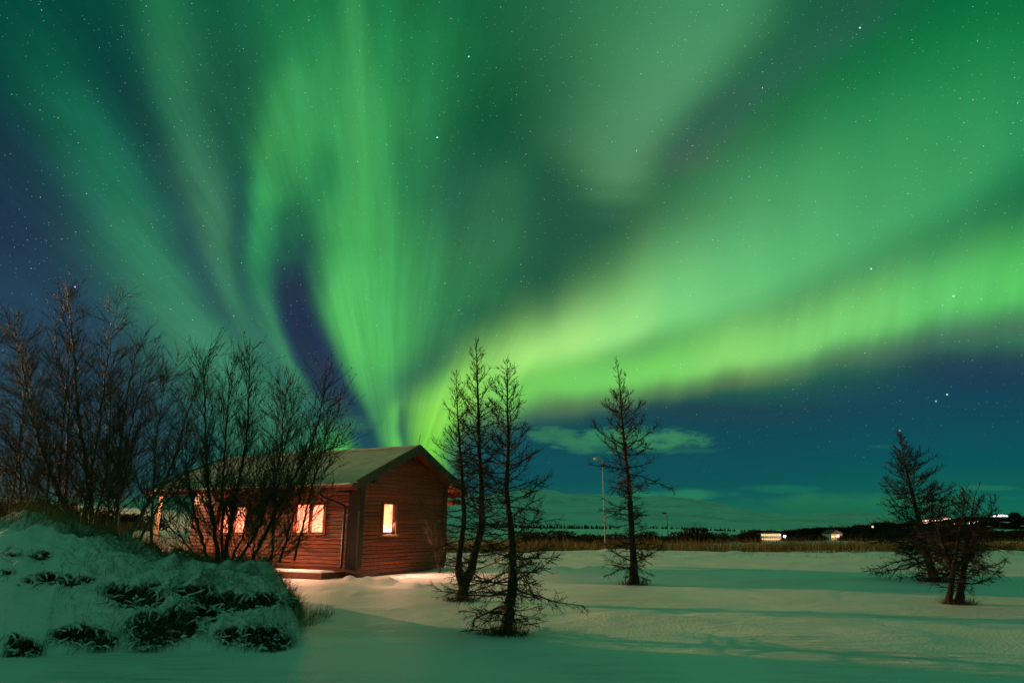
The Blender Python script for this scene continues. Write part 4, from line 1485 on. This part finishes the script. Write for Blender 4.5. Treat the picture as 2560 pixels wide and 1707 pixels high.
# broad larch on the right, behind the low double-trunked one
larch('larch', [[(2338, 1452), (2322, 1390), (2306, 1320), (2284, 1240), (2266, 1170), (2254, 1110), (2246, 1082)]],
      20.6, 0.125, [(0, 1.4), (.1, 1.7), (.25, 1.6), (.4, 1.45), (.55, 1.2), (.7, .88), (.85, .48), (1, .12)], 0.9,
      'broad cone-shaped bare larch at the right, behind a low double trunk', 'bare larches on the snowfield', gap=0.034, seed=31, bare_below=0.03, upturn=0.5, droop=0.15, twig=1.35, density=1.15)
larch('larch', [[(2398, 1512), (2402, 1460), (2412, 1400), (2424, 1330), (2432, 1270), (2440, 1225)], [(2374, 1512), (2374, 1450), (2380, 1380), (2392, 1300), (2396, 1255), (2388, 1222)], [(2376, 1420), (2360, 1350), (2352, 1290), (2345, 1262)], [(2406, 1430), (2440, 1340), (2462, 1290), (2470, 1250)]],
      14.7, 0.085, [(0, .3), (.12, .9), (.25, 1.05), (.4, 1.0), (.55, .85), (.7, .6), (.85, .4), (1, .15)], 0.9,
      'low spreading bare tree with two short trunks at the right edge', 'bare larches on the snowfield', gap=0.042, seed=41, bare_below=0.10, upturn=0.7, droop=0.1, twig=1.15)


def birch(name, stems, label, group, seed, base_r, shoot=(0.7, 1.5), gap=0.10, leafy=0.0, lean=(0, 0, 0), spread=0.72, start=0.14, bark=None, lift=0.36, twig=1.0, cat='tree'):
    """many-stemmed bare tree: stems follow the photograph, shoots fill them in. stems: (pixels, Y, radius factor)"""
    global rng
    rng = np.random.default_rng(seed)
    p0 = at(*stems[0][0][0], stems[0][1])
    gz = max(float(mound_h(p0.x, p0.y)), float(ground_h(p0.x, p0.y)))
    root = empty(name, (p0.x, p0.y, gz), 0, label, cat, group)
    off = np.array([p0.x, p0.y, gz])
    tparts, segs, leaves = [], [], []
    for px, Y, rf in stems:
        P = np.array([tuple(at(a, b, Y)) for a, b in px])
        P[:, 1] += np.linspace(0, rng.uniform(-0.5, 0.5), len(P))
        P[0, 2] = min(P[0, 2], gz + 0.02)
        n = max(14, len(px) * 7)
        Q = resample(P, n)
        Q[2:-1] += rng.normal(0, 0.010, (n - 3, 3))
        t = np.linspace(0, 1, n)
        r = base_r * rf * ((1 - t) ** 0.9 * 0.92 + 0.05)
        tparts.append(polytube(Q - off, r, 8))
        S = np.concatenate([[0], np.cumsum(np.linalg.norm(np.diff(Q, axis=0), axis=1))])
        s = start * S[-1]
        while s < S[-1]:
            f = s / S[-1]
            p = np.array([np.interp(s, S, Q[:, k]) for k in range(3)])
            k0 = min(int(f * (n - 1)), n - 2)
            td = Q[k0 + 1] - Q[k0]
            td /= np.linalg.norm(td)
            axis = np.cross(td, rng.normal(0, 1, 3))
            d = rot_about(td, axis, rng.normal(spread, 0.16)) + np.array(lean)
            L = rng.uniform(*shoot) * (1.0 - 0.72 * f ** 1.4)
            n1 = max(5, int(L / 0.11))
            r1 = max(0.005 * twig, base_r * rf * (1 - f) * 0.34)
            B = walk(p, d, L, n1, r1, 0.0030 * twig, lift, 0.075, segs)
            for q in range(int(L / 0.075)):
                u = rng.uniform(0.1, 1.0)
                kk = min(int(u * n1), n1 - 1)
                bd = B[kk + 1] - B[kk]
                bd /= np.linalg.norm(bd) + 1e-9
                pp_ = B[kk] + (B[kk + 1] - B[kk]) * (u * n1 - kk)
                sd = rot_about(bd, np.cross(bd, rng.normal(0, 1, 3)), rng.normal(0.5, 0.18))
                Ls = rng.uniform(0.18, 0.62) * (1.1 - 0.5 * u)
                n2 = max(3, int(Ls / 0.09))
                B2 = walk(pp_, sd, Ls, n2, 0.0040 * twig, 0.0021 * twig, 0.32, 0.10, segs)
                for w_ in range(int(Ls / 0.14)):
                    k2 = rng.integers(0, n2)
                    dd = B2[k2 + 1] - B2[k2]
                    dd /= np.linalg.norm(dd) + 1e-9
                    sd2 = rot_about(dd, np.cross(dd, rng.normal(0, 1, 3)), rng.normal(0.5, 0.2))
                    B3 = walk(B2[k2], sd2, rng.uniform(0.08, 0.30), 3, 0.0027 * twig, 0.0017 * twig, 0.25, 0.10, segs)
                    if rng.random() < leafy:
                        leaves.append(B3[rng.integers(1, 4)])
                if rng.random() < leafy * 1.5:
                    leaves.append(B2[rng.integers(1, n2 + 1)])
            s += gap * rng.uniform(0.5, 1.5)
    V, F = join(tparts)
    mesh_obj('trunk', V, F, bark or M_birch, root, smooth=True)
    S_ = np.array(segs)
    S_[:, 0:3] -= off
    S_[:, 3:6] -= off
    V, F = segs_mesh(S_, 3)
    mesh_obj('crown', V, F, M_wtwig, root, smooth=True)
    if leaves:
        Lp = np.array(leaves) - off
        n = len(Lp)
        d = rng.normal(0, 1, (n, 3))
        d[:, 2] -= 0.8
        V, F = blades(Lp, d, rng.uniform(0.03, 0.06, n), rng.uniform(0.3, 1.2, n), rng.uniform(0.006, 0.012, n), 2)
        mesh_obj('dead_leaves', V, F, M_leaf, root)
    return root


GB = 'bare trees on the grassy mound'
birch('birch', [([(182, 1335), (160, 1270), (118, 1190), (78, 1100), (52, 1010), (22, 900), (4, 800)], 13.4, 1.0), ([(135, 1225), (140, 1120), (110, 1010), (98, 900)], 13.2, .6), ([(100, 1150), (40, 1110), (-30, 1040), (-80, 960)], 13.5, .6), ([(120, 1195), (60, 1180), (-10, 1150), (-70, 1120)], 13.0, .5), ([(70, 1080), (70, 960), (50, 860), (30, 800)], 13.7, .5), ([(-60, 1330), (-90, 1150), (-60, 980), (-40, 840)], 13.9, .8)],
      'leaning bare birch at the left edge with its crown cut off', GB, 101, 0.058, shoot=(0.65, 1.4), gap=0.080)
birch('birch', [([(240, 1335), (232, 1270), (226, 1180), (214, 1090), (206, 1000), (204, 900), (196, 800), (192, 735)], 13.6, 1.0), ([(226, 1160), (244, 1060), (252, 950), (262, 850), (278, 745)], 13.4, .6), ([(214, 1090), (176, 1000), (152, 900), (150, 820)], 13.8, .6), ([(232, 1250), (262, 1180), (246, 1080), (262, 980)], 13.3, .55), ([(206, 980), (172, 880), (164, 790), (158, 745)], 13.6, .4)],
      'tallest bare birch on the mound, its leader above all others', GB, 102, 0.064, shoot=(0.55, 1.3), gap=0.080)
birch('birch', [([(292, 1335), (296, 1260), (300, 1160), (314, 1060), (330, 970), (352, 880), (372, 862)], 13.0, 1.0), ([(304, 1120), (340, 1040), (372, 960), (392, 885)], 13.2, .6), ([(300, 1170), (284, 1060), (300, 960), (306, 880)], 12.8, .5), ([(314, 1060), (350, 1010), (400, 950), (430, 900)], 13.0, .5)],
      'slender grey-stemmed birch right of the tallest one', GB, 103, 0.046, shoot=(0.6, 1.25), gap=0.080)
birch('birch', [([(312, 1345), (350, 1280), (398, 1210), (430, 1130), (448, 1040), (470, 960)], 12.6, 1.0), ([(350, 1280), (410, 1240), (460, 1180), (500, 1120)], 12.5, .6), ([(398, 1210), (392, 1120), (410, 1020), (420, 950)], 12.8, .6)],
      'low bare birch leaning right over the mound', GB, 104, 0.046, shoot=(0.6, 1.2), gap=0.072)
birch('willow_bush', [([(545, 1432), (540, 1350), (520, 1250), (512, 1130), (506, 1000), (500, 900), (516, 870)], 11.9, 1.0), ([(560, 1432), (575, 1340), (600, 1230), (630, 1110), (640, 1000), (646, 900)], 12.0, 1.0), ([(530, 1430), (500, 1350), (470, 1250), (450, 1150), (446, 1060)], 12.2, .8), ([(575, 1432), (640, 1330), (680, 1220), (700, 1120), (706, 1020), (716, 950)], 12.1, .8), ([(552, 1430), (556, 1320), (560, 1200), (568, 1080), (575, 980), (585, 920)], 12.3, .8), ([(540, 1430), (490, 1380), (455, 1320), (430, 1260)], 11.8, .5), ([(562, 1430), (610, 1350), (640, 1260), (660, 1160)], 11.8, .6)],
      'dense many-stemmed willow bush in front of the cabin windows', GB, 105, 0.038, shoot=(0.55, 1.1), gap=0.058, leafy=0.22, bark=M_bark, lift=0.5, spread=0.62, cat='bush')
birch('willow_bush', [([(615, 1435), (656, 1340), (690, 1268), (715, 1212), (757, 1130), (785, 1040), (796, 960), (798, 915)], 11.4, 1.0), ([(715, 1212), (775, 1155), (825, 1115), (850, 1100)], 11.4, .6), ([(757, 1130), (812, 1062), (838, 1020), (846, 1000)], 11.6, .6), ([(690, 1268), (704, 1180), (732, 1090), (752, 1020)], 11.5, .6), ([(620, 1435), (680, 1392), (718, 1356), (748, 1332)], 11.2, .45), ([(625, 1435), (640, 1380), (655, 1300), (668, 1220)], 11.3, .5)],
      'willow bush sweeping right across the cabin front, some dead leaves left', GB, 106, 0.034, shoot=(0.45, 1.0), gap=0.062, leafy=0.25, bark=M_bark, lift=0.5, spread=0.62, cat='bush')
# dry shrub climbing beside the gable's far end
birch('bare_shrub', [([(1100, 1424), (1096, 1370), (1092, 1300), (1080, 1220), (1060, 1165)], 24.6, 1.0), ([(1098, 1410), (1076, 1330), (1056, 1260), (1048, 1200)], 24.4, .8), ([(1102, 1420), (1108, 1340), (1100, 1260), (1088, 1180)], 24.7, .8)],
      'thin dry shrub reaching up the far half of the gable wall', None, 107, 0.022, shoot=(0.4, 0.9), gap=0.16, bark=M_bark, cat='shrub', twig=1.2)

# ------------------------------------------------------------------ street lamps
def street_lamp(px, y_top, Y, label, head_dir, scale=1.0, px_top=None, m=None):
    top = at(px_top or px, y_top, Y)
    gz = float(ground_h(top.x, Y))
    h = top.z - gz
    root = empty('street_lamp', (top.x, Y, gz), 0, label, 'lamp post', None)
    s = scale
    mb = MB()
    mb.tube([(0, 0, -0.1), (0, 0, 0.9), (0, 0, 0.92), (0, 0, h * 0.6), (0, 0, h - 0.02)], [0.075 * s, 0.075 * s, 0.055 * s, 0.048 * s, 0.040 * s], 12)
    mb.build('pole', m or M_pole, root, smooth=False)
    ar = MB()
    ar.tube([(0, 0, h - 0.05), (0, 0, h + 0.03 * s), (head_dir * 0.06 * s, 0, h + 0.06 * s), (head_dir * 0.14 * s, 0, h + 0.07 * s)], 0.034 * s, 10)
    ar.build('arm', m or M_pole, root)
    hd = MB()
    hd.tube([(head_dir * 0.06 * s, 0, h + 0.06 * s), (head_dir * 0.16 * s, 0, h + 0.07 * s), (head_dir * 0.42 * s, 0, h + 0.10 * s), (head_dir * 0.68 * s, 0, h + 0.13 * s), (head_dir * 0.76 * s, 0, h + 0.13 * s)], [0.06 * s, 0.11 * s, 0.14 * s, 0.12 * s, 0.04 * s], 12)
    o = hd.build('lamp_head', m or mat('lamp_housing', (0.55, 0.48, 0.44), 0.5, 6, 0.1), root, smooth=True)
    return root


street_lamp(1510, 1150, 46.0, 'tall grey lamp post, unlit, just left of the lone larch', -1, 0.78, px_top=1506)
street_lamp(1667, 1284, 92.0, 'small dark lamp post far off beyond the grass', -1, 0.8, m=M_wire)

# ------------------------------------------------------------------ reeds along the end of the snowfield
def reeds():
    n = 36000
    x = rng.uniform(-6, 52, n)
    y0 = 42.3 + 0.6 * np.sin(x * 0.21)
    y = y0 + rng.gamma(1.5, 5.0, n)
    keep = (y < 78) & (fbm(x / 3.0, y / 2.0, 4) > -0.38)
    x, y = x[keep], y[keep]
    n = len(x)
    root = np.stack([x, y, ground_h(x, y) - 0.02], 1)
    d = np.stack([rng.normal(0.12, 0.22, n), rng.normal(0, 0.15, n), np.ones(n)], 1)
    L = rng.uniform(0.22, 0.72, n) * (1 + 0.6 * fbm(x / 2.0, y / 2.0, 4))
    V, F = blades(root, d, L, rng.uniform(0.0, 0.5, n), rng.uniform(0.010, 0.022, n), 3, 0.06)
    tag(mesh_obj('reeds', V, F, M_reed), kind='stuff')
    # scattered straws standing out of the snow
    n = 500
    x = rng.uniform(-3, 30, n)
    y = rng.uniform(36, 42, n)
    root = np.stack([x, y, ground_h(x, y) - 0.02], 1)
    d = np.stack([rng.normal(0.1, 0.4, n), rng.normal(0, 0.3, n), np.ones(n)], 1)
    V, F = blades(root, d, rng.uniform(0.05, 0.25, n), rng.uniform(0, .8, n), rng.uniform(0.006, 0.012, n), 3)
    tag(mesh_obj('straw', V, F, M_grass), kind='stuff')


reeds()


def slope_grass():  # dry grass added to darken the lamp-lit slope to golden brown
    n = 14000
    x = rng.uniform(-26, -8, n)
    y = rng.uniform(15.5, 36, n)
    keep = (x / y < -0.50) & (fbm(x / 2.5, y / 2.5, 3) > -0.25)
    x, y = x[keep], y[keep]
    n = len(x)
    root = np.stack([x, y, ground_h(x, y) - 0.02], 1)
    d = np.stack([rng.normal(0.2, 0.3, n), rng.normal(0, 0.2, n), np.ones(n)], 1)
    V, F = blades(root, d, rng.uniform(0.2, 0.6, n), rng.uniform(0.1, 0.9, n), rng.uniform(0.006, 0.014, n), 3, 0.08)
    tag(mesh_obj('slope_grass', V, F, M_reed), kind='stuff')


slope_grass()


# ------------------------------------------------------------------ far shrubs and thicket
def shrub_mesh(seed, w, h, n, tw, core):
    g_ = np.random.default_rng(seed)
    segs = []
    for k in range(n):
        a = g_.uniform(0, 6.28)
        rr_ = w * 0.32 * math.sqrt(g_.random())
        p = np.array([math.cos(a) * rr_, math.sin(a) * rr_, 0.0])
        hh = h * g_.uniform(0.5, 1.0) * (1.25 if k % 9 == 0 else 1.0) * (1 - 0.45 * (rr_ / (w * 0.32)) ** 2)
        d = np.array([math.cos(a) * rr_ / w * 1.7 + g_.normal(0, .12), math.sin(a) * rr_ / w * 1.7 + g_.normal(0, .12), 1.0])
        m = 5
        r0 = tw * g_.uniform(0.8, 1.6)
        for s in range(m):
            q = p + d / np.linalg.norm(d) * hh / m
            segs.append((*p, *q, r0 * (1 - s / m * .8), r0 * (1 - (s + 1) / m * .8)))
            if s > 0:
                for b in range(3):
                    d2 = d + g_.normal(0, 0.55, 3)
                    d2[2] = abs(d2[2])
                    q2 = p + d2 / np.linalg.norm(d2) * hh * g_.uniform(.12, .30)
                    segs.append((*p, *q2, r0 * .55, r0 * .25))
            p = q
            d = d + g_.normal(0, 0.14, 3)
    V, F = segs_mesh(np.array(segs), 3)
    # leaf-sized ragged flakes of old foliage and twig clusters inside
    n2 = core
    a = g_.uniform(0, 6.28, n2)
    u = g_.random(n2) ** 0.5
    zz = g_.random(n2) ** 1.2
    rad_ = w * 0.52 * u * (1 - 0.45 * zz ** 2)
    c = np.stack([np.cos(a) * rad_, np.sin(a) * rad_, zz * h * 0.78], 1)
    s = tw * g_.uniform(3, 8, n2)
    e1 = g_.normal(0, 1, (n2, 3)); e1 /= np.linalg.norm(e1, axis=1, keepdims=True)
    e2 = np.cross(e1, g_.normal(0, 1, (n2, 3))); e2 /= np.linalg.norm(e2, axis=1, keepdims=True)
    Vq = np.stack([c - e1 * s[:, None], c + e2 * s[:, None] * .5, c + e1 * s[:, None], c - e2 * s[:, None] * .5], 1).reshape(-1, 3)
    Fq = (np.arange(n2) * 4)[:, None] + np.arange(4)
    V, F = join([(V, F), (Vq, Fq)])
    me = bpy.data.meshes.new('shrub')
    o = mesh_obj('shrub', V, F, M_dark)
    m_ = o.data
    bpy.data.objects.remove(o)
    return m_


SH = [shrub_mesh(200 + k, 3.2, 1.9, 150, 0.022, 650) for k in range(3)]           # waist to head high, near
TH_ = [shrub_mesh(300 + k, 12.0, 9.0, 170, 0.15, 1500) for k in range(4)]        # tall thicket, far


def place(meshes, name, px, py_base, Y, sx, sz, label, group, k, z=None):
    p = at(px, py_base, Y)
    o = bpy.data.objects.new(name, meshes[k % len(meshes)])
    COL.objects.link(o)
    o.location = (p.x, Y, float(ground_h(p.x, Y)) - 0.05 if z is None else z)
    o.scale = (sx, sx, sz)
    o.rotation_euler = (0, 0, k * 1.9)
    tag(o, label, 'shrub', group)
    return o


place(SH, 'shrub', 1742, 1362, 66, 1.02, 1.02, 'round dark shrub beyond the reeds, right of the small far lamp post', None, 0)
place(SH, 'shrub', 1408, 1362, 60, 1.0, 0.85, 'thin dark shrub beyond the reeds, left of the tall lamp post', None, 1)
place(SH, 'shrub', 1622, 1362, 68, .72, .80, 'small dark shrub between the lone larch and the far lamp post', None, 2)
place(SH, 'shrub', 1812, 1362, 70, .42, .72, 'smallest dark shrub, alone before the pale snow slope', None, 1)
place(SH, 'shrub', 1468, 1362, 64, .7, .65, 'low dark shrub close behind the tall lamp post', None, 0)
place(SH, 'shrub', 1886, 1362, 74, .55, .9, 'dark shrub at the left end of the thicket, before the lit low building', None, 2)
k = 0
for px, w_, hgt, Y in [(1318, .8, .62, 58), (1350, 1.0, .75, 62), (1440, .9, .55, 66), (1500, .8, .6, 60), (1540, 1.0, .62, 72), (1590, .8, .7, 66), (1660, .9, .5, 70), (1700, .8, .75, 72), (1780, .9, .7, 74), (1850, 1.0, .55, 78), (1872, .8, .75, 76), (1985, 1.0, .40, 84), (2040, 1.0, .50, 86), (2132, 1.2, .55, 84), (2180, 1.2, .66, 88), (2240, 1.3, .8, 84), (2480, 1.3, .7, 86), (2550, 1.3, .8, 84)]:
    place(SH, 'scrub', px, 1362, Y, w_, hgt, 'low leafless scrub in the ragged row just behind the reeds', 'scrub behind the reeds', k)
    k += 1
LT = 'dark leafless tree in the thicket below the lit houses'
GT = 'thicket trees below the houses'
for px, top, Y in [(1880, 1325, 300), (1905, 1318, 330), (1940, 1322, 420), (1985, 1318, 410), (2020, 1314, 410), (2060, 1312, 420), (2100, 1312, 425), (2140, 1312, 410), (2185, 1308, 400), (2230, 1306, 390), (2275, 1304, 380), (2320, 1312, 330), (2360, 1310, 320), (2400, 1302, 330), (2440, 1296, 340), (2480, 1302, 320), (2520, 1304, 310), (2560, 1302, 320), (2600, 1300, 320), (2010, 1330, 240), (2060, 1330, 230), (2150, 1328, 230), (2200, 1326, 220), (2250, 1322, 220), (2300, 1322, 215), (2350, 1322, 210), (2400, 1318, 215), (2450, 1316, 210), (2500, 1318, 205), (2550, 1316, 205), (2120, 1345, 200), (1975, 1342, 210), (2600, 1314, 200), (2215, 1300, 395), (2160, 1306, 430), (2545, 1276, 330)] + [(1975 + 42 * i, 1318 - i * 0.9 + (i % 3) * 3, 285 - (i % 2) * 20) for i in range(16)] + [(1965 + 46 * i, 1336 - i * 0.6 + (i % 2) * 4, 165 + (i % 3) * 8) for i in range(15)]:
    if Y < 300 and (abs(px - 1929) < 52 or abs(px - 2093) < 40):
        continue
    p = at(px, top, Y)
    gz = float(ground_h(p.x, Y))
    h = max(p.z - gz, 2.0)
    place(TH_, 'thicket_tree', px, 1330, Y, max(0.6, min(1.5, Y / 280)) * (0.35 if (px, top) == (2545, 1276) else 1.0), h / 8.6, LT, GT, k, gz - 0.4)
    k += 1
# dark hedge behind the birches, far left
for px, top, Y in [(-40, 1236, 34), (0, 1240, 32), (40, 1238, 33), (85, 1236, 35), (125, 1240, 34), (160, 1256, 36), (200, 1268, 33), (240, 1262, 35), (290, 1270, 34), (345, 1276, 36)]:
    p = at(px, top, Y)
    gz = float(ground_h(p.x, Y))
    place(SH, 'hedge_shrub', px, 1300, Y, .95, max(p.z - gz, .6) / 1.75, 'dark bare hedge shrub behind the leaning birch, far left', 'hedge shrubs at the left', k, gz - 0.1)
    k += 1

# far strips of plantation on the plain
def forest(x0, x1, y_top, y_bot, Y, seed):
    g_ = np.random.default_rng(seed)
    a, b = at(x0, 1318, Y), at(x1, 1318, Y)
    n = int((b.x - a.x) / 2.2)
    xs = np.linspace(a.x, b.x, n) + g_.normal(0, 1.5, n)
    ys = Y + g_.uniform(-60, 60, n)
    zt = CAM_H + (1318.5 - np.interp((xs - a.x) / (b.x - a.x), [0, 1], y_top)) / 1769 * ys + g_.normal(0, 1.1, n)
    zb = CAM_H + (1318.5 - np.interp((xs - a.x) / (b.x - a.x), [0, 1], y_bot)) / 1769 * ys
    V, F = [], []
    for i in range(n):
        r = g_.uniform(1.6, 3.0)
        o = len(V)
        for q in range(5):
            an = q * 1.2566 + g_.random()
            V.append((xs[i] + r * math.cos(an), ys[i] + r * math.sin(an), zb[i]))
        V.append((xs[i], ys[i], zt[i]))
        F += [[o + q, o + (q + 1) % 5, o + 5] for q in range(5)]
    tag(mesh_obj('plantation', V, F, M_fir), kind='stuff')


forest(1230, 1520, (1308, 1312), (1319, 1322), 1500, 1)
forest(1640, 1850, (1315, 1322), (1320, 1328), 1300, 2)

# ------------------------------------------------------------------ far houses with their lights
M_plaster = mat('pale_plaster', (0.55, 0.50, 0.45), 0.8, 1.0, 0.15)
M_hroof = mat('dark_house_roof', (0.06, 0.055, 0.05), 0.8, 1.0, 0.2)


def glow(name, c, s):
    m = mat(name, (0.3, 0.3, 0.3), 0.6)
    b = m.node_tree.nodes['Principled BSDF']
    n = m.node_tree.nodes.new('ShaderNodeTexNoise')
    n.inputs['Scale'].default_value = 0.8
    r = m.node_tree.nodes.new('ShaderNodeMapRange')
    r.inputs[3].default_value = 0.55
    r.inputs[4].default_value = 1.2
    mu = m.node_tree.nodes.new('ShaderNodeMath')
    mu.operation = 'MULTIPLY'
    mu.inputs[1].default_value = s
    m.node_tree.links.new(n.outputs[0], r.inputs[0])
    m.node_tree.links.new(r.outputs[0], mu.inputs[0])
    m.node_tree.links.new(mu.outputs[0], b.inputs['Emission Strength'])
    b.inputs['Emission Color'].default_value = (*c, 1)
    return m


G_orange = glow('orange_lit_window', (1.0, 0.44, 0.16), 2.3)
G_pink = glow('pink_lit_window', (1.0, 0.56, 0.38), 3.4)
G_white = glow('white_lit_window', (1.0, 0.82, 0.95), 4.5)
G_violet = glow('violet_lamp', (1.0, 0.62, 1.0), 10.0)


def far_house(px0, px1, py_top, py_base, Y, label, g_mat, rows, roof=0.3, flood=None, wins=5):
    a, b, t = at(px0, py_base, Y), at(px1, py_base, Y), at(px0, py_top, Y)
    w, h = b.x - a.x, t.z - a.z
    root = empty('house', ((a.x + b.x) / 2, Y, a.z), 0, label, 'house', None)
    hw = h * (1 - roof)
    MB().box(-w / 2, w / 2, 0, 7, -3, hw).build('wall', M_plaster, root)
    r = MB()
    r.poly([(-w / 2 - .4, -.5, hw - .05), (w / 2 + .4, -.5, hw - .05), (w / 2 + .4, 7.5, hw - .05), (-w / 2 - .4, 7.5, hw - .05), (0, -.5, h), (0, 7.5, h)], [(0, 4, 5, 3), (1, 2, 5, 4), (0, 1, 4), (3, 5, 2), (3, 2, 1, 0)])
    r.build('roof', M_hroof, root)
    for z0, z1 in rows:
        st = w / wins
        for k_ in range(wins):
            x0 = -w / 2 + st * k_ + st * .17
            MB().box(x0, x0 + st * .66, -.06, -.003, hw * z0, hw * z1).build('window', g_mat, root)
    if flood:
        lamp('house_floodlight', (root.location.x + flood[0] * w, Y - 4, a.z + h * 0.5), flood[1], flood[2], 0.2)
    return root


far_house(1904, 1954, 1330, 1352, 250, 'long low building with two rows of orange lit windows, nearest the reeds', G_orange, ((.16, .34), (.66, .90)), .12, (.1, 260, (1, .55, .3)), 9)
far_house(2078, 2108, 1324, 1346, 250, 'small lone gabled house glowing yellow in the dark thicket', G_orange, ((.2, .62),), .45, (.3, 700, (1, .6, .25)), 3)
far_house(2298, 2350, 1297, 1312, 400, 'low pink-lit row building behind the broad larch', G_pink, ((.1, .45), (.55, .95)), .1, (.0, 700, (1, .55, .4)), 7)
far_house(2350, 2380, 1287, 1303, 460, 'gabled house lit creamy white above the pink-lit row', G_pink, ((.1, .9),), .5, (-.2, 1800, (1, .75, .6)), 4)
far_house(2484, 2522, 1283, 1296, 440, 'brilliant white gabled house on the hilltop at the right', G_white, ((.05, .95),), .4, (0, 2600, (1, .85, 1)), 5)
far_house(2524, 2545, 1285, 1294, 450, 'dim house with small red windows, right of the white house', G_pink, ((.3, .7),), .15, None, 4)
far_house(2546, 2580, 1288, 1302, 430, 'orange-lit house cut by the right edge of the view', G_orange, ((.1, .9),), .4, (-.3, 900, (1, .6, .25)), 4)


def bulb(px, py, Y, s, g_mat, label):
    p = at(px, py, Y)
    gz = float(ground_h(p.x, Y))
    root = empty('garden_lamp', (p.x, Y, gz), 0, label, 'lamp', None)
    h = max(p.z - gz, 0.5)
    MB().tube([(0, 0, -.2), (0, 0, h * .5), (0, 0, h)], 0.05, 6).build('post', M_wire, root)
    mb = MB()
    mb.tube([(0, 0, h - s), (0, 0, h - s * .7), (0, 0, h), (0, 0, h + s * .7), (0, 0, h + s)], [s * .2, s * .8, s, s * .8, s * .2], 10)
    mb.build('globe', g_mat, root, smooth=True)


bulb(1962, 1341, 248, .50, G_violet, 'violet-white lamp right of the long low building')
bulb(2096, 1341, 243, .42, G_violet, 'white lamp before the small lone gabled house')
bulb(2182, 1316, 330, .42, G_pink, 'tiny pale lamp on top of the thicket, left of the broad larch')
bulb(2427, 1308, 300, .65, G_violet, 'leftmost and brightest of the three lamps in the dark slope')
bulb(2436, 1309, 300, .45, G_pink, 'middle one of the three lamps in the dark slope')
bulb(2445, 1308, 300, .42, G_white, 'rightmost and whitest of the three lamps in the dark slope')
bulb(2531, 1300, 310, .55, G_pink, 'red-pink lamp below the dim house with small red windows')
bulb(2387, 1313, 300, .35, G_orange, 'faint orange lamp under the creamy gabled house')
